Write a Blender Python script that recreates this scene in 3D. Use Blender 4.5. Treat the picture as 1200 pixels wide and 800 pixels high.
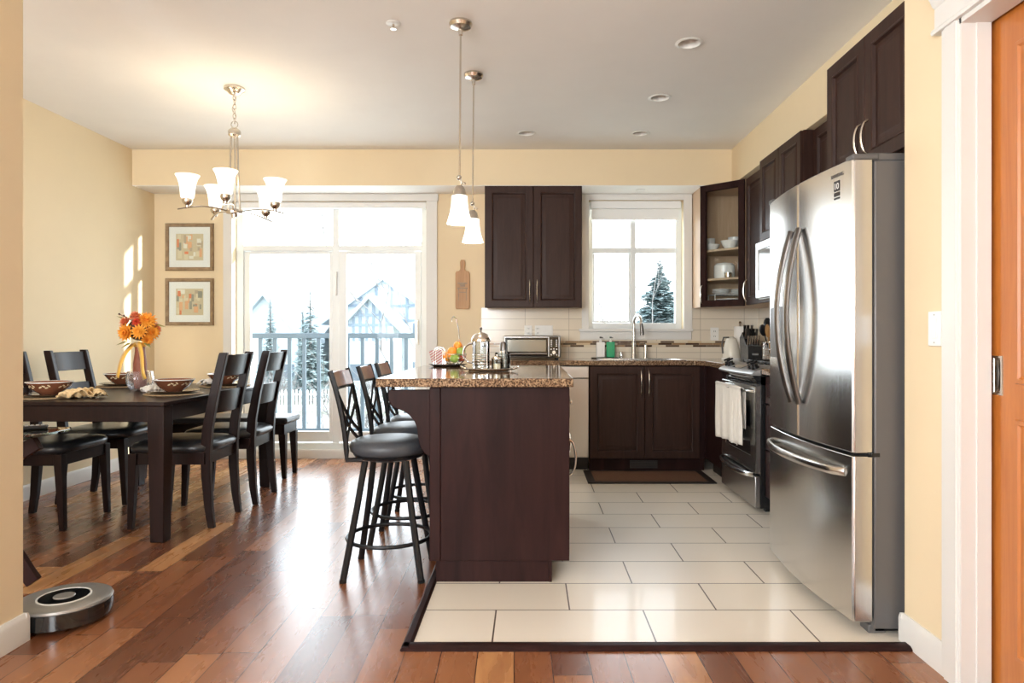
import bpy, bmesh, math, random
from mathutils import Matrix, Vector, Euler
for o in list(bpy.data.objects): bpy.data.objects.remove(o)
S = bpy.context.scene
COL = S.collection
PI = math.pi
random.seed(7)

# ---------------------------------------------------------------- camera, sky, sun, exposure
cd = bpy.data.cameras.new('camera'); cam = bpy.data.objects.new('camera', cd); COL.objects.link(cam)
cam.location = (0, 0, 1.12); cam.rotation_euler = (PI/2, 0, 0)
cd.lens = 24; cd.sensor_width = 36; cd.shift_x = -21/1200; cd.shift_y = -6/1200; cd.clip_end = 300
S.camera = cam
W = bpy.data.worlds.new('sky'); S.world = W; W.use_nodes = True
SKY_STRENGTH = 2.8
wn = W.node_tree.nodes; wl = W.node_tree.links
wb = wn['Background']; wb.inputs[1].default_value = SKY_STRENGTH
tc = wn.new('ShaderNodeTexCoord'); sx = wn.new('ShaderNodeSeparateXYZ'); cr = wn.new('ShaderNodeValToRGB')
wl.new(tc.outputs['Generated'], sx.inputs[0]); wl.new(sx.outputs[2], cr.inputs[0]); wl.new(cr.outputs[0], wb.inputs[0])
cr.color_ramp.elements[0].color = (.93, .96, 1, 1); cr.color_ramp.elements[1].color = (.80, .90, 1, 1)
sd = bpy.data.lights.new('sun', 'SUN'); sd.energy = 5; sd.angle = math.radians(1.0); sd.color = (1, .95, .88)
sun = bpy.data.objects.new('sun', sd); COL.objects.link(sun)
sun.rotation_euler = Vector((-1, -.25, -.2)).to_track_quat('-Z', 'Y').to_euler()
def area(name, loc, rot, sx_, sy_, energy, col):
    d = bpy.data.lights.new(name, 'AREA'); d.shape = 'RECTANGLE'; d.size = sx_; d.size_y = sy_; d.energy = energy; d.color = col
    o = bpy.data.objects.new(name, d); COL.objects.link(o); o.location = loc; o.rotation_euler = rot; return o
# portals in the room's openings guide the sky's light in (they add none of their own)
for n_, l_, r_, w_, h_ in (('portal_patio_door', (-1.84, 6.44, 1.2), -PI/2, 1.78, 2.34), ('portal_kitchen_window', (.97, 6.44, 1.78), -PI/2, .87, 1.18),
                           ('portal_rear', (-1.05, -2.36, 1.7), PI/2, 1.1, 1.6), ('portal_rear_left', (-2.7, -2.36, 1.55), PI/2, 1.3, 1.9)):
    area(n_, l_, (r_, 0, 0), w_, h_, 1, (1, 1, 1)).data.cycles.is_portal = True
# daylight through the openings: patio door, kitchen window; then fill lamps added at unseen windows
area('daylight_patio_door', (-1.84, 6.46, 1.3), (-PI/2, 0, 0), 1.7, 2.1, 20, (.85, .93, 1))
area('daylight_kitchen_window', (.97, 6.46, 1.75), (-PI/2, 0, 0), .85, 1.1, 3.5, (.88, .94, 1))
area('added_fill_left', (-3.62, -.2, 1.35), (0, -PI/2, 0), 2.1, 2.8, 8, (.93, .97, 1))  # fill lamp added outside a left-wall window out of view
area('added_fill_rear_left', (-2.7, -2.34, 1.7), (PI/2+.5, 0, 0), 1.2, 1.5, 100, (.93, .97, 1))  # lamp added behind the camera, tilted up to brighten the ceiling
area('added_fill_rear', (-1.05, -2.34, 1.7), (PI/2+.5, 0, 0), 1.0, 1.5, 60, (.93, .97, 1))  # second added rear lamp, also aimed up at the ceiling
S.view_settings.view_transform = 'Standard'; S.view_settings.look = 'None'
S.view_settings.gamma = 1; S.view_settings.use_curve_mapping = False
S.view_settings.exposure = 0.85

# ---------------------------------------------------------------- materials
def mat(name, col, rough=.5, metal=0, coat=0, trans=0, emis=None, es=0, spec=None, alpha=None, sheen=0):
    m = bpy.data.materials.new(name); m.use_nodes = True
    b = m.node_tree.nodes['Principled BSDF']; i = b.inputs
    i['Base Color'].default_value = (*col, 1); i['Roughness'].default_value = rough; i['Metallic'].default_value = metal
    i['Coat Weight'].default_value = coat; i['Transmission Weight'].default_value = trans; i['Coat Roughness'].default_value = .08
    if spec is not None: i['Specular IOR Level'].default_value = spec
    if emis: i['Emission Color'].default_value = (*emis, 1); i['Emission Strength'].default_value = es
    if sheen: i['Sheen Weight'].default_value = sheen
    return m
def nd(m, t, **k):
    n = m.node_tree.nodes.new(t)
    for a, v in k.items(): setattr(n, a, v)
    return n
def lk(m, a, b): m.node_tree.links.new(a, b)
def bs(m): return m.node_tree.nodes['Principled BSDF'].inputs
def ramp(m, fac, stops):
    r = nd(m, 'ShaderNodeValToRGB'); e = r.color_ramp.elements
    while len(e) < len(stops): e.new(.5)
    for k, (p, c) in enumerate(stops): e[k].position = p; e[k].color = (*c, 1)
    lk(m, fac, r.inputs[0]); return r.outputs[0]
def coords(m, scale=(1, 1, 1), rot=(0, 0, 0), loc=(0, 0, 0)):
    t = nd(m, 'ShaderNodeTexCoord'); p = nd(m, 'ShaderNodeMapping')
    p.inputs['Scale'].default_value = scale; p.inputs['Rotation'].default_value = rot; p.inputs['Location'].default_value = loc
    lk(m, t.outputs['Object'], p.inputs[0]); return p.outputs[0]
def noise(m, vec, scale, detail=4, rough=.6, dist=0):
    n = nd(m, 'ShaderNodeTexNoise'); n.inputs['Scale'].default_value = scale; n.inputs['Detail'].default_value = detail
    n.inputs['Roughness'].default_value = rough; n.inputs['Distortion'].default_value = dist
    lk(m, vec, n.inputs['Vector']); return n.outputs['Fac']
def bump(m, h, strength=.2, dist=.01):
    b = nd(m, 'ShaderNodeBump'); b.inputs['Strength'].default_value = strength; b.inputs['Distance'].default_value = dist
    lk(m, h, b.inputs['Height']); lk(m, b.outputs[0], bs(m)['Normal'])
def math_(m, op, a, b=None, c=None):
    n = nd(m, 'ShaderNodeMath', operation=op)
    for k, v in enumerate((a, b, c)):
        if v is None: continue
        if isinstance(v, (int, float)): n.inputs[k].default_value = v
        else: lk(m, v, n.inputs[k])
    return n.outputs[0]
def noisy(name, stops, scale, rough=.5, mscale=(1, 1, 1), bmp=0, detail=5, **k):
    m = mat(name, stops[0][1], rough, **k); f = noise(m, coords(m, mscale), scale, detail)
    lk(m, ramp(m, f, stops), bs(m)['Base Color'])
    if bmp: bump(m, f, bmp, .004)
    return m
def wall_mat(name, c):
    return noisy(name, [(.3, tuple(x*.97 for x in c)), (.7, c)], 3, .75, bmp=0)
M = {}
M['wall'] = wall_mat('cream wall paint', (.82, .68, .46))
M['ceiling'] = wall_mat('ceiling paint', (.90, .875, .84))
M['trim'] = mat('white trim paint', (.74, .73, .70), .4)
M['cool_white'] = mat('white vinyl frame', (.85, .88, .88), .35)
def wood(name, a, b, rough=.3, coat=.3, ms=(14, 14, 1.2), sc=2.5):
    m = mat(name, a, rough, coat=coat); f = noise(m, coords(m, ms), sc, 6, .65, .6)
    lk(m, ramp(m, f, [(.3, a), (.7, b)]), bs(m)['Base Color']); bump(m, f, .06, .003); return m
M['espresso'] = wood('espresso stained wood', (.030, .014, .0105), (.050, .024, .0175), .42, 0)
bs(M['espresso'])['Specular IOR Level'].default_value = .18
M['cherry'] = wood('dark cherry veneer', (.015, .0062, .006), (.034, .0135, .0125), .42, 0, (6, 6, .7), 2.2)
bs(M['cherry'])['Specular IOR Level'].default_value = .12
M['chairwood'] = wood('dark walnut stain', (.010, .0048, .0042), (.020, .009, .0075), .32, 0)
bs(M['chairwood'])['Specular IOR Level'].default_value = .2
M['maple'] = wood('maple veneer', (.50, .33, .20), (.60, .42, .27), .4, .1)
M['shelfwood'] = wood('cabinet interior veneer', (.50, .37, .25), (.58, .43, .30), .5, 0)
M['boardwood'] = wood('acacia board', (.38, .18, .06), (.52, .29, .11), .45, 0)
M['stoolwood'] = wood('stool cherry wood', (.18, .06, .03), (.28, .11, .05), .3, .4, (2, 12, 12))
M['fence'] = mat('white fence paint', (.75, .77, .79), .6)
M['leather'] = noisy('black leather', [(.3, (.016, .017, .020)), (.7, (.024, .025, .028))], 90, .30, bmp=.12)
M['vinyl'] = noisy('grey black vinyl', [(.3, (.05, .055, .065)), (.7, (.06, .066, .078))], 90, .42, bmp=.1)
M['blackmetal'] = mat('black powder coat', (.012, .013, .016), .38, .3)
M['black'] = mat('black plastic', (.010, .010, .011), .25)
M['blackglass'] = mat('black glass', (.008, .009, .010), .05, coat=1)
def steel(name, c, rough, ms):
    m = mat(name, c, rough, 1); f = noise(m, coords(m, ms), 3, 5)
    r = nd(m, 'ShaderNodeMapRange'); r.inputs['To Min'].default_value = rough-.05; r.inputs['To Max'].default_value = rough+.08
    lk(m, f, r.inputs[0]); lk(m, r.outputs[0], bs(m)['Roughness']); bump(m, f, .02, .001); return m
M['steel'] = steel('brushed stainless', (.66, .65, .63), .20, (60, 60, 2))
M['steel2'] = steel('brushed stainless horizontal', (.47, .46, .45), .3, (3, 3, 80))
M['nickel'] = mat('satin nickel', (.62, .57, .50), .25, 1)
M['chrome'] = mat('chrome', (.8, .8, .8), .08, 1)
M['darksteel'] = mat('dark handle steel', (.20, .19, .185), .3, 1)
M['greyside'] = mat('grey painted steel side', (.13, .125, .125), .42, .3)
M['white'] = mat('white porcelain', (.86, .85, .82), .2)
M['plastic'] = mat('white plastic', (.85, .84, .80), .35)
M['shade'] = mat('frosted glass shade', (.9, .88, .84), .35, emis=(1, .93, .82), es=.75)
M['bulb'] = mat('lit bulb', (1, .9, .7), .3, emis=(1, .85, .6), es=12)
M['puck'] = mat('lamp baffle', (.80, .78, .75), .4)
M['orange'] = noisy('orange peel', [(.3, (.85, .27, .03)), (.7, (.95, .36, .05))], 60, .4, bmp=.1)
M['apple'] = noisy('green apple skin', [(.3, (.20, .36, .05)), (.7, (.42, .52, .12))], 18, .3)
M['redapple'] = noisy('red apple skin', [(.3, (.35, .03, .02)), (.7, (.55, .12, .05))], 18, .3)
M['petal'] = noisy('orange petals', [(.3, (.90, .30, .02)), (.7, (.98, .48, .06))], 14, .6)
M['petal2'] = noisy('rust petals', [(.3, (.80, .20, .09)), (.7, (.92, .38, .20))], 14, .6)
M['red'] = mat('red petals', (.72, .07, .03), .6)
M['leaf'] = mat('olive leaves', (.30, .27, .07), .6)
M['darkleaf'] = mat('dark seed heads', (.10, .05, .03), .6)
M['wrap'] = noisy('rust stem wrap', [(.3, (.22, .06, .03)), (.7, (.34, .11, .06))], 20, .6, mscale=(8, 8, 1))
M['ribbon'] = mat('gold satin ribbon', (.88, .50, .08), .35, sheen=.4)
M['gold'] = noisy('gold cloth napkin', [(.3, (.62, .42, .20)), (.7, (.78, .62, .38))], 30, .8)
M['towel'] = noisy('white tea towel', [(.3, (.74, .70, .64)), (.7, (.84, .80, .74))], 25, .9, mscale=(1, 6, 1), bmp=.2)
M['matfabric'] = noisy('woven placemat', [(.3, (.30, .20, .11)), (.7, (.46, .34, .20))], 120, .7)
M['greensoap'] = mat('green soap', (.0, .36, .16), .15, coat=.5)
M['pic_frame'] = noisy('bronze wood frame', [(.3, (.20, .12, .06)), (.7, (.36, .25, .14))], 20, .45)
M['paper'] = mat('white mat board', (.88, .87, .84), .7)
M['door'] = wood('orange fir door', (.42, .125, .020), (.54, .185, .036), .3, .4, (3, 12, .8), 2.2)
M['rubber'] = noisy('brown woven mat', [(.3, (.13, .065, .038)), (.7, (.20, .105, .065))], 150, .8)
M['matborder'] = mat('dark mat border', (.02, .014, .012), .6)
M['kick'] = mat('dark toe kick', (.012, .008, .007), .5)
M['stripe'] = mat('striped napkins', (.85, .80, .76), .8)
M['kettle'] = mat('cream enamel', (.80, .76, .66), .25)
M['silver'] = mat('silver plastic', (.36, .35, .34), .32, .6)
M['concrete'] = noisy('pale paving', [(.3, (.40, .43, .45)), (.7, (.48, .50, .52))], 2, .9)
M['grass'] = noisy('winter lawn', [(.3, (.24, .27, .20)), (.7, (.34, .35, .27))], 4, .9)
M['railing'] = mat('grey railing paint', (.11, .15, .19), .4)
M['conifer'] = noisy('conifer needles', [(.3, (.26, .35, .37)), (.7, (.38, .46, .46))], 3, .8)  # needles lifted to pale blue-grey, outdoor glare painted into the colour
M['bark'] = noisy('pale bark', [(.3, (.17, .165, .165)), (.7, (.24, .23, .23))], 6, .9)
M['roof'] = noisy('glare-paled roof', [(.3, (.40, .45, .49)), (.7, (.48, .53, .57))], 3, .9)  # roof, siding and timber paled bluish, glare and haze put into the colour
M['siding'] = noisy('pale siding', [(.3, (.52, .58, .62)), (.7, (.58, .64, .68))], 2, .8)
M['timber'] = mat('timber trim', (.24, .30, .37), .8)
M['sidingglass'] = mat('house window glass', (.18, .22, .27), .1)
M['ovenwindow'] = mat('oven window', (.34, .33, .29), .12, .5)
M['blind'] = mat('roller blind fabric', (.86, .87, .86), .7)
# stripes on napkins
m = M['stripe']; w = nd(m, 'ShaderNodeTexWave'); w.inputs['Scale'].default_value = 22; w.bands_direction = 'Z'
lk(m, coords(m, rot=(0, .6, 0)), w.inputs['Vector']); lk(m, ramp(m, w.outputs['Fac'], [(.55, (.62, .58, .56)), (.65, (.42, .10, .10))]), bs(m)['Base Color'])
# window glass: thin pane, lets daylight through with a Fresnel gloss
def thin_glass(name, refl=.6, tint=(.97, .99, .99)):
    m = bpy.data.materials.new(name); m.use_nodes = True; n = m.node_tree.nodes; n.clear()
    out = n.new('ShaderNodeOutputMaterial'); mix = n.new('ShaderNodeMixShader'); t = n.new('ShaderNodeBsdfTransparent'); g = n.new('ShaderNodeBsdfGlossy')
    f = n.new('ShaderNodeFresnel'); f.inputs[0].default_value = 1.45; mu = n.new('ShaderNodeMath'); mu.operation = 'MULTIPLY'; mu.inputs[1].default_value = refl
    g.inputs['Roughness'].default_value = .02; t.inputs[0].default_value = (*tint, 1)
    L = m.node_tree.links; L.new(f.outputs[0], mu.inputs[0]); L.new(mu.outputs[0], mix.inputs[0]); L.new(t.outputs[0], mix.inputs[1]); L.new(g.outputs[0], mix.inputs[2]); L.new(mix.outputs[0], out.inputs[0])
    return m
M['pane'] = thin_glass('window glass', .12)
M['glass'] = thin_glass('clear glass', 1.4, (.90, .93, .94))
M['tableglass'] = thin_glass('table glass', 1.3, (.62, .78, .74))
# granite
m = M['granite'] = mat('brown granite', (.3, .2, .1), .10, coat=.3)
c = coords(m); f1 = noise(m, c, 80, 8, .8); v = nd(m, 'ShaderNodeTexVoronoi'); v.inputs['Scale'].default_value = 140; lk(m, c, v.inputs['Vector'])
f = math_(m, 'ADD', math_(m, 'MULTIPLY', f1, .75), math_(m, 'MULTIPLY', v.outputs['Distance'], .35))
lk(m, ramp(m, f, [(.42, (.015, .009, .007)), (.50, (.085, .045, .025)), (.58, (.22, .13, .075)), (.72, (.42, .30, .19))]), bs(m)['Base Color'])
# hardwood
def plank_mat():
    m = mat('hardwood planks', (.3, .12, .05), .2, coat=.2); bs(m)['Coat Roughness'].default_value = .2
    c = coords(m, rot=(0, 0, math.radians(-1.2))); s = nd(m, 'ShaderNodeSeparateXYZ'); lk(m, c, s.inputs[0])
    X = math_(m, 'DIVIDE', math_(m, 'ADD', s.outputs[0], 20), .129); row = math_(m, 'FLOOR', X)
    wn1 = nd(m, 'ShaderNodeTexWhiteNoise', noise_dimensions='1D'); lk(m, row, wn1.inputs['W'])
    Y = math_(m, 'ADD', math_(m, 'DIVIDE', s.outputs[1], .85), math_(m, 'MULTIPLY', wn1.outputs['Value'], 9.7)); colr = math_(m, 'FLOOR', Y)
    cb = nd(m, 'ShaderNodeCombineXYZ'); lk(m, row, cb.inputs[0]); lk(m, colr, cb.inputs[1])
    wn2 = nd(m, 'ShaderNodeTexWhiteNoise', noise_dimensions='2D'); lk(m, cb.outputs[0], wn2.inputs['Vector'])
    # grain
    cb2 = nd(m, 'ShaderNodeCombineXYZ'); lk(m, math_(m, 'MULTIPLY', s.outputs[0], 14), cb2.inputs[0]); lk(m, math_(m, 'MULTIPLY', s.outputs[1], 2.4), cb2.inputs[1]); lk(m, math_(m, 'MULTIPLY', wn2.outputs['Value'], 40), cb2.inputs[2])
    g = noise(m, cb2.outputs[0], 1.2, 5, .55, .5)
    v = math_(m, 'ADD', math_(m, 'MULTIPLY', wn2.outputs['Value'], .74), math_(m, 'ADD', .04, math_(m, 'MULTIPLY', g, .24)))
    base = ramp(m, v, [(.12, (.12, .040, .018)), (.40, (.23, .083, .034)), (.80, (.35, .145, .060)), (.93, (.58, .30, .12))])
    fx = math_(m, 'FRACT', X); fy = math_(m, 'FRACT', Y)
    gx = math_(m, 'LESS_THAN', math_(m, 'MINIMUM', fx, math_(m, 'SUBTRACT', 1, fx)), .014)
    gy = math_(m, 'LESS_THAN', math_(m, 'MINIMUM', fy, math_(m, 'SUBTRACT', 1, fy)), .0022)
    gap = math_(m, 'MAXIMUM', gx, gy)
    mx = nd(m, 'ShaderNodeMix', data_type='RGBA'); lk(m, gap, mx.inputs[0]); lk(m, base, mx.inputs[6]); mx.inputs[7].default_value = (.06, .02, .012, 1)
    lk(m, mx.outputs[2], bs(m)['Base Color'])
    h = math_(m, 'SUBTRACT', math_(m, 'MULTIPLY', noise(m, c, 1.5, 1), .1), gap); bump(m, h, .12, .003)
    lk(m, math_(m, 'ADD', math_(m, 'MULTIPLY', g, .05), .25), bs(m)['Roughness'])
    return m
M['hardwood'] = plank_mat()
def tile_mat(name, tw, th, offset, o, swiz, c1, c2, grout, mortar, rough=.15):
    m = mat(name, c1, rough, coat=.2); t = nd(m, 'ShaderNodeTexCoord'); s = nd(m, 'ShaderNodeSeparateXYZ'); lk(m, t.outputs['Object'], s.inputs[0])
    cb = nd(m, 'ShaderNodeCombineXYZ'); lk(m, math_(m, 'SUBTRACT', s.outputs[swiz[0]], o[0]), cb.inputs[0]); lk(m, math_(m, 'SUBTRACT', s.outputs[swiz[1]], o[1]), cb.inputs[1])
    b = nd(m, 'ShaderNodeTexBrick'); b.offset = offset; b.offset_frequency = 2; b.squash = 1
    b.inputs['Scale'].default_value = 1; b.inputs['Brick Width'].default_value = tw; b.inputs['Row Height'].default_value = th; b.inputs['Mortar Size'].default_value = mortar
    b.inputs['Mortar Smooth'].default_value = .1; b.inputs['Color1'].default_value = (*c1, 1); b.inputs['Color2'].default_value = (*c2, 1); b.inputs['Mortar'].default_value = (*grout, 1)
    lk(m, cb.outputs[0], b.inputs['Vector']); lk(m, b.outputs['Color'], bs(m)['Base Color'])
    inv = math_(m, 'SUBTRACT', 1, b.outputs['Fac']); bump(m, inv, .3, .002); return m
# first row of floor tile starts at y=2.489 with joints at .165+.6k, the next is shifted by half a tile
M['floortile'] = tile_mat('cream floor tile', .6, .301, .5, (-.42-.018-.6, 2.489-.602), (0, 1), (.82, .75, .64), (.86, .79, .69), (.10, .07, .05), .0032, .33)
M['walltile_back'] = tile_mat('cream wall tile', .402, .1025, 0, (-.044-.804, .87), (0, 2), (.74, .655, .53), (.77, .69, .565), (.42, .36, .28), .0022, .22)
M['walltile_side'] = tile_mat('cream wall tile side', .402, .1025, 0, (.2, .87), (1, 2), (.74, .655, .53), (.77, .69, .565), (.42, .36, .28), .0022, .22)
def mosaic(name, ax, oz):
    m = mat(name, (.3, .2, .1), .15, coat=.5); t = nd(m, 'ShaderNodeTexCoord'); s = nd(m, 'ShaderNodeSeparateXYZ'); lk(m, t.outputs['Object'], s.inputs[0])
    Z = math_(m, 'DIVIDE', math_(m, 'SUBTRACT', s.outputs[2], oz), .0185); r = math_(m, 'FLOOR', Z)
    w1 = nd(m, 'ShaderNodeTexWhiteNoise', noise_dimensions='1D'); lk(m, r, w1.inputs['W'])
    X = math_(m, 'ADD', math_(m, 'DIVIDE', s.outputs[ax], .125), math_(m, 'MULTIPLY', w1.outputs['Value'], 31)); q = math_(m, 'FLOOR', X)
    cb = nd(m, 'ShaderNodeCombineXYZ'); lk(m, r, cb.inputs[0]); lk(m, q, cb.inputs[1]); w2 = nd(m, 'ShaderNodeTexWhiteNoise', noise_dimensions='2D'); lk(m, cb.outputs[0], w2.inputs['Vector'])
    rr = nd(m, 'ShaderNodeValToRGB'); rr.color_ramp.interpolation = 'CONSTANT'; e = rr.color_ramp.elements
    for k, (p, c) in enumerate([(0, (.07, .035, .02)), (.28, (.62, .47, .30)), (.5, (.30, .18, .09)), (.66, (.70, .60, .45)), (.85, (.14, .09, .06))]):
        if k >= 2: e.new(p)
        e[k].position = p; e[k].color = (*c, 1)
    lk(m, w2.outputs['Value'], rr.inputs[0])
    fx = math_(m, 'FRACT', X); fz = math_(m, 'FRACT', Z)
    g = math_(m, 'MAXIMUM', math_(m, 'LESS_THAN', fx, .02), math_(m, 'LESS_THAN', fz, .10))
    mx = nd(m, 'ShaderNodeMix', data_type='RGBA'); lk(m, g, mx.inputs[0]); lk(m, rr.outputs[0], mx.inputs[6]); mx.inputs[7].default_value = (.5, .42, .32, 1)
    lk(m, mx.outputs[2], bs(m)['Base Color']); return m
M['mosaic'] = mosaic('brown glass mosaic', 0, 1.022); M['mosaic_side'] = mosaic('brown glass mosaic side', 1, 1.022)

# ---------------------------------------------------------------- mesh helpers
def wloc(o):
    v = Vector((0, 0, 0))
    while o is not None: v += o.location; o = o.parent
    return v
def tag(o, label=None, cat=None, group=None, kind=None):
    for k, v in (('label', label), ('category', cat), ('group', group), ('kind', kind)):
        if v: o[k] = v
    return o
class MB:
    def __init__(s, T=None): s.v = []; s.f = []; s.mi = []; s.T = T or Matrix(); s.cur = 0
    def add(s, vs, fs):
        n = len(s.v); s.v += [s.T @ Vector(p) for p in vs]; s.f += [tuple(n+i for i in f) for f in fs]; s.mi += [s.cur]*len(fs); return s
    def box(s, x0, x1, y0, y1, z0, z1):
        return s.add([(x, y, z) for x in (x0, x1) for y in (y0, y1) for z in (z0, z1)], [(0, 1, 3, 2), (4, 6, 7, 5), (0, 4, 5, 1), (2, 3, 7, 6), (0, 2, 6, 4), (1, 5, 7, 3)])
    def hexa(s, b, t):  # bottom 4 pts, top 4 pts (ccw)
        return s.add(list(b)+list(t), [(3, 2, 1, 0), (4, 5, 6, 7)] + [(i, (i+1) % 4, 4+(i+1) % 4, 4+i) for i in range(4)])
    def loft(s, rings, closed=False, caps=True):
        n = len(rings[0]); vs = [p for r in rings for p in r]; fs = []
        K = len(rings)
        for k in range(K if closed else K-1):
            a = k*n; b = ((k+1) % K)*n
            for i in range(n): j = (i+1) % n; fs.append((a+i, a+j, b+j, b+i))
        if caps and not closed: fs += [tuple(range(n))[::-1], tuple(range((K-1)*n, K*n))]
        return s.add(vs, fs)
    def tube(s, pts, r, n=8, closed=False, flat=None):
        P = [Vector(p) for p in pts]; K = len(P); rings = []
        up = None
        for k in range(K):
            if closed: d = P[(k+1) % K]-P[k-1]
            else: d = P[min(k+1, K-1)]-P[max(k-1, 0)]
            d.normalize()
            if up is None:
                a = Vector((0, 0, 1)) if abs(d.z) < .9 else Vector((1, 0, 0)); up = (a-d*a.dot(d)).normalized()
            else: up = (up-d*up.dot(d)).normalized()
            sd_ = d.cross(up); rr = r[k] if isinstance(r, (list, tuple)) else r
            ra, rb = (rr, rr) if flat is None else (rr*flat[0], rr*flat[1])
            ph = PI/n if n == 4 else 0
            rings.append([P[k]+up*(math.cos(2*PI*i/n+ph)*ra)+sd_*(math.sin(2*PI*i/n+ph)*rb) for i in range(n)])
        return s.loft(rings, closed)
    def lathe(s, prof, c=(0, 0, 0), n=24, sx=1, sy=1):
        closed = prof[0] == prof[-1] and prof[0][0] > .001
        if closed: prof = prof[:-1]
        rings = [[(c[0]+max(r, .0002)*sx*math.cos(2*PI*i/n), c[1]+max(r, .0002)*sy*math.sin(2*PI*i/n), c[2]+z) for i in range(n)] for r, z in prof]
        return s.loft(rings, closed)
    def prism(s, poly, a, b, ax='z'):
        def P(p, w): return {'z': (p[0], p[1], w), 'y': (p[0], w, p[1]), 'x': (w, p[0], p[1])}[ax]
        return s.loft([[P(p, a) for p in poly], [P(p, b) for p in poly]])
    def sphere(s, c, r, n=12, m=8, sz=1, sx=1, sy=1):
        return s.lathe([(r*math.sin(PI*k/m), -r*sz*math.cos(PI*k/m)) for k in range(m+1)], c, n, sx, sy)
    def rings_rect(s, w, h, loops, cap=True, back=True):
        vs = []; fs = []
        for (i, d) in loops: vs += [(i, i, d), (w-i, i, d), (w-i, h-i, d), (i, h-i, d)]
        for k in range(len(loops)-1):
            for j in range(4): q = (j+1) % 4; fs.append((4*k+j, 4*k+q, 4*k+4+q, 4*k+4+j))
        if cap: K = 4*(len(loops)-1); fs.append((K, K+1, K+2, K+3))
        if back: fs.append((3, 2, 1, 0))
        return s.add(vs, fs)
    def build(s, name, mats, parent=None, bev=0, smooth=True, origin=None, label=None, cat=None, group=None, kind=None, seg=2, ang=35):
        o3 = wloc(parent) if parent else Vector((0, 0, 0))
        if origin is not None: o3 = Vector(origin)
        me = bpy.data.meshes.new(name); me.from_pydata([tuple(p-o3) for p in s.v], [], s.f)
        if not isinstance(mats, (list, tuple)): mats = [mats]
        for m in mats: me.materials.append(M[m] if isinstance(m, str) else m)
        for p, i in zip(me.polygons, s.mi): p.material_index = i
        bm = bmesh.new(); bm.from_mesh(me); bmesh.ops.recalc_face_normals(bm, faces=bm.faces); bm.to_mesh(me); bm.free()
        if smooth: me.shade_smooth(); me.set_sharp_from_angle(angle=math.radians(ang))
        o = bpy.data.objects.new(name, me); COL.objects.link(o)
        if parent: o.parent = parent
        elif origin is not None: o.location = origin
        if bev:
            b = o.modifiers.new('bevel', 'BEVEL'); b.width = bev; b.segments = seg; b.limit_method = 'ANGLE'; b.angle_limit = math.radians(40)
        return tag(o, label, cat, group, kind)
def thing(name, label, cat, loc=(0, 0, 0), group=None, kind=None):
    o = bpy.data.objects.new(name, None); COL.objects.link(o); o.location = loc; o.empty_display_size = .1
    return tag(o, label, cat, group, kind)
def copy_tree(o, parent=None):
    c = o.copy(); COL.objects.link(c)
    if parent: c.parent = parent
    for ch in list(o.children): copy_tree(ch, c)
    return c
def dup(o, loc, rz=0, label=None):
    c = copy_tree(o); c.location = loc; c.rotation_euler = (0, 0, rz)
    if label: c['label'] = label
    return c
def FY(x0, z0, D): return Matrix(((1, 0, 0, x0), (0, 0, -1, D), (0, 1, 0, z0), (0, 0, 0, 1)))
def FX(y0, z0, X): return Matrix(((0, 0, -1, X), (-1, 0, 0, y0), (0, 1, 0, z0), (0, 0, 0, 1)))       # faces -x, u runs towards the camera
def FXP(y0, z0, X): return Matrix(((0, 0, 1, X), (1, 0, 0, y0), (0, 1, 0, z0), (0, 0, 0, 1)))       # faces +x
def struct(name, mb, m, **k): return mb.build(name, m, kind='structure', **k)
DOORP = [(0, 0), (0, .018), (.003, .021), (.056, .021), (.060, .0245), (.066, .022), (.072, .009), (.086, .009), (.104, .015), (.108, .015)]
def cab_door(T, w, h, parent, m='espresso', handle=None, hl=.13, name='door', loops=DOORP, glass=False):
    b = MB(T)
    if glass: b.rings_rect(w, h, [(0, 0), (0, .018), (.003, .021), (.05, .021), (.055, .016), (.058, 0)], cap=False, back=False); b.rings_rect(w, h, [(0, 0), (.058, 0)], cap=False, back=False)
    else:
        k = min(1, min(w, h)/.26); b.rings_rect(w, h, [(i*k, d) for i, d in loops])
    d = b.build(name, m, parent)
    if glass: MB(T).box(.05, w-.05, .05, h-.05, .006, .010).build('pane', 'pane', d)
    if handle:
        u, v, vert = handle
        pts = []
        for i in range(13):
            t = i/12; q = .02+.032*math.sin(PI*t)**.45 if 0 < i < 12 else .018
            pts.append((u, v+hl*t, q) if vert else (u+hl*t, v, q))
        MB(T).tube(pts, .0055, 8).build('handle', 'nickel', d)
    return d
def cap_text(name, txt, size, T, m, parent, depth=.0008, align='CENTER'):
    c = bpy.data.curves.new(name, 'FONT'); c.body = txt; c.size = size; c.extrude = depth; c.align_x = align
    t = bpy.data.objects.new('tmp', c); COL.objects.link(t)
    bpy.context.view_layer.update(); me = bpy.data.meshes.new_from_object(t.evaluated_get(bpy.context.evaluated_depsgraph_get()))
    bpy.data.objects.remove(t); me.materials.clear(); me.materials.append(M[m]); me.transform(T); me.transform(Matrix.Translation(-wloc(parent)))
    o = bpy.data.objects.new(name, me); COL.objects.link(o); o.parent = parent; return o

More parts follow.
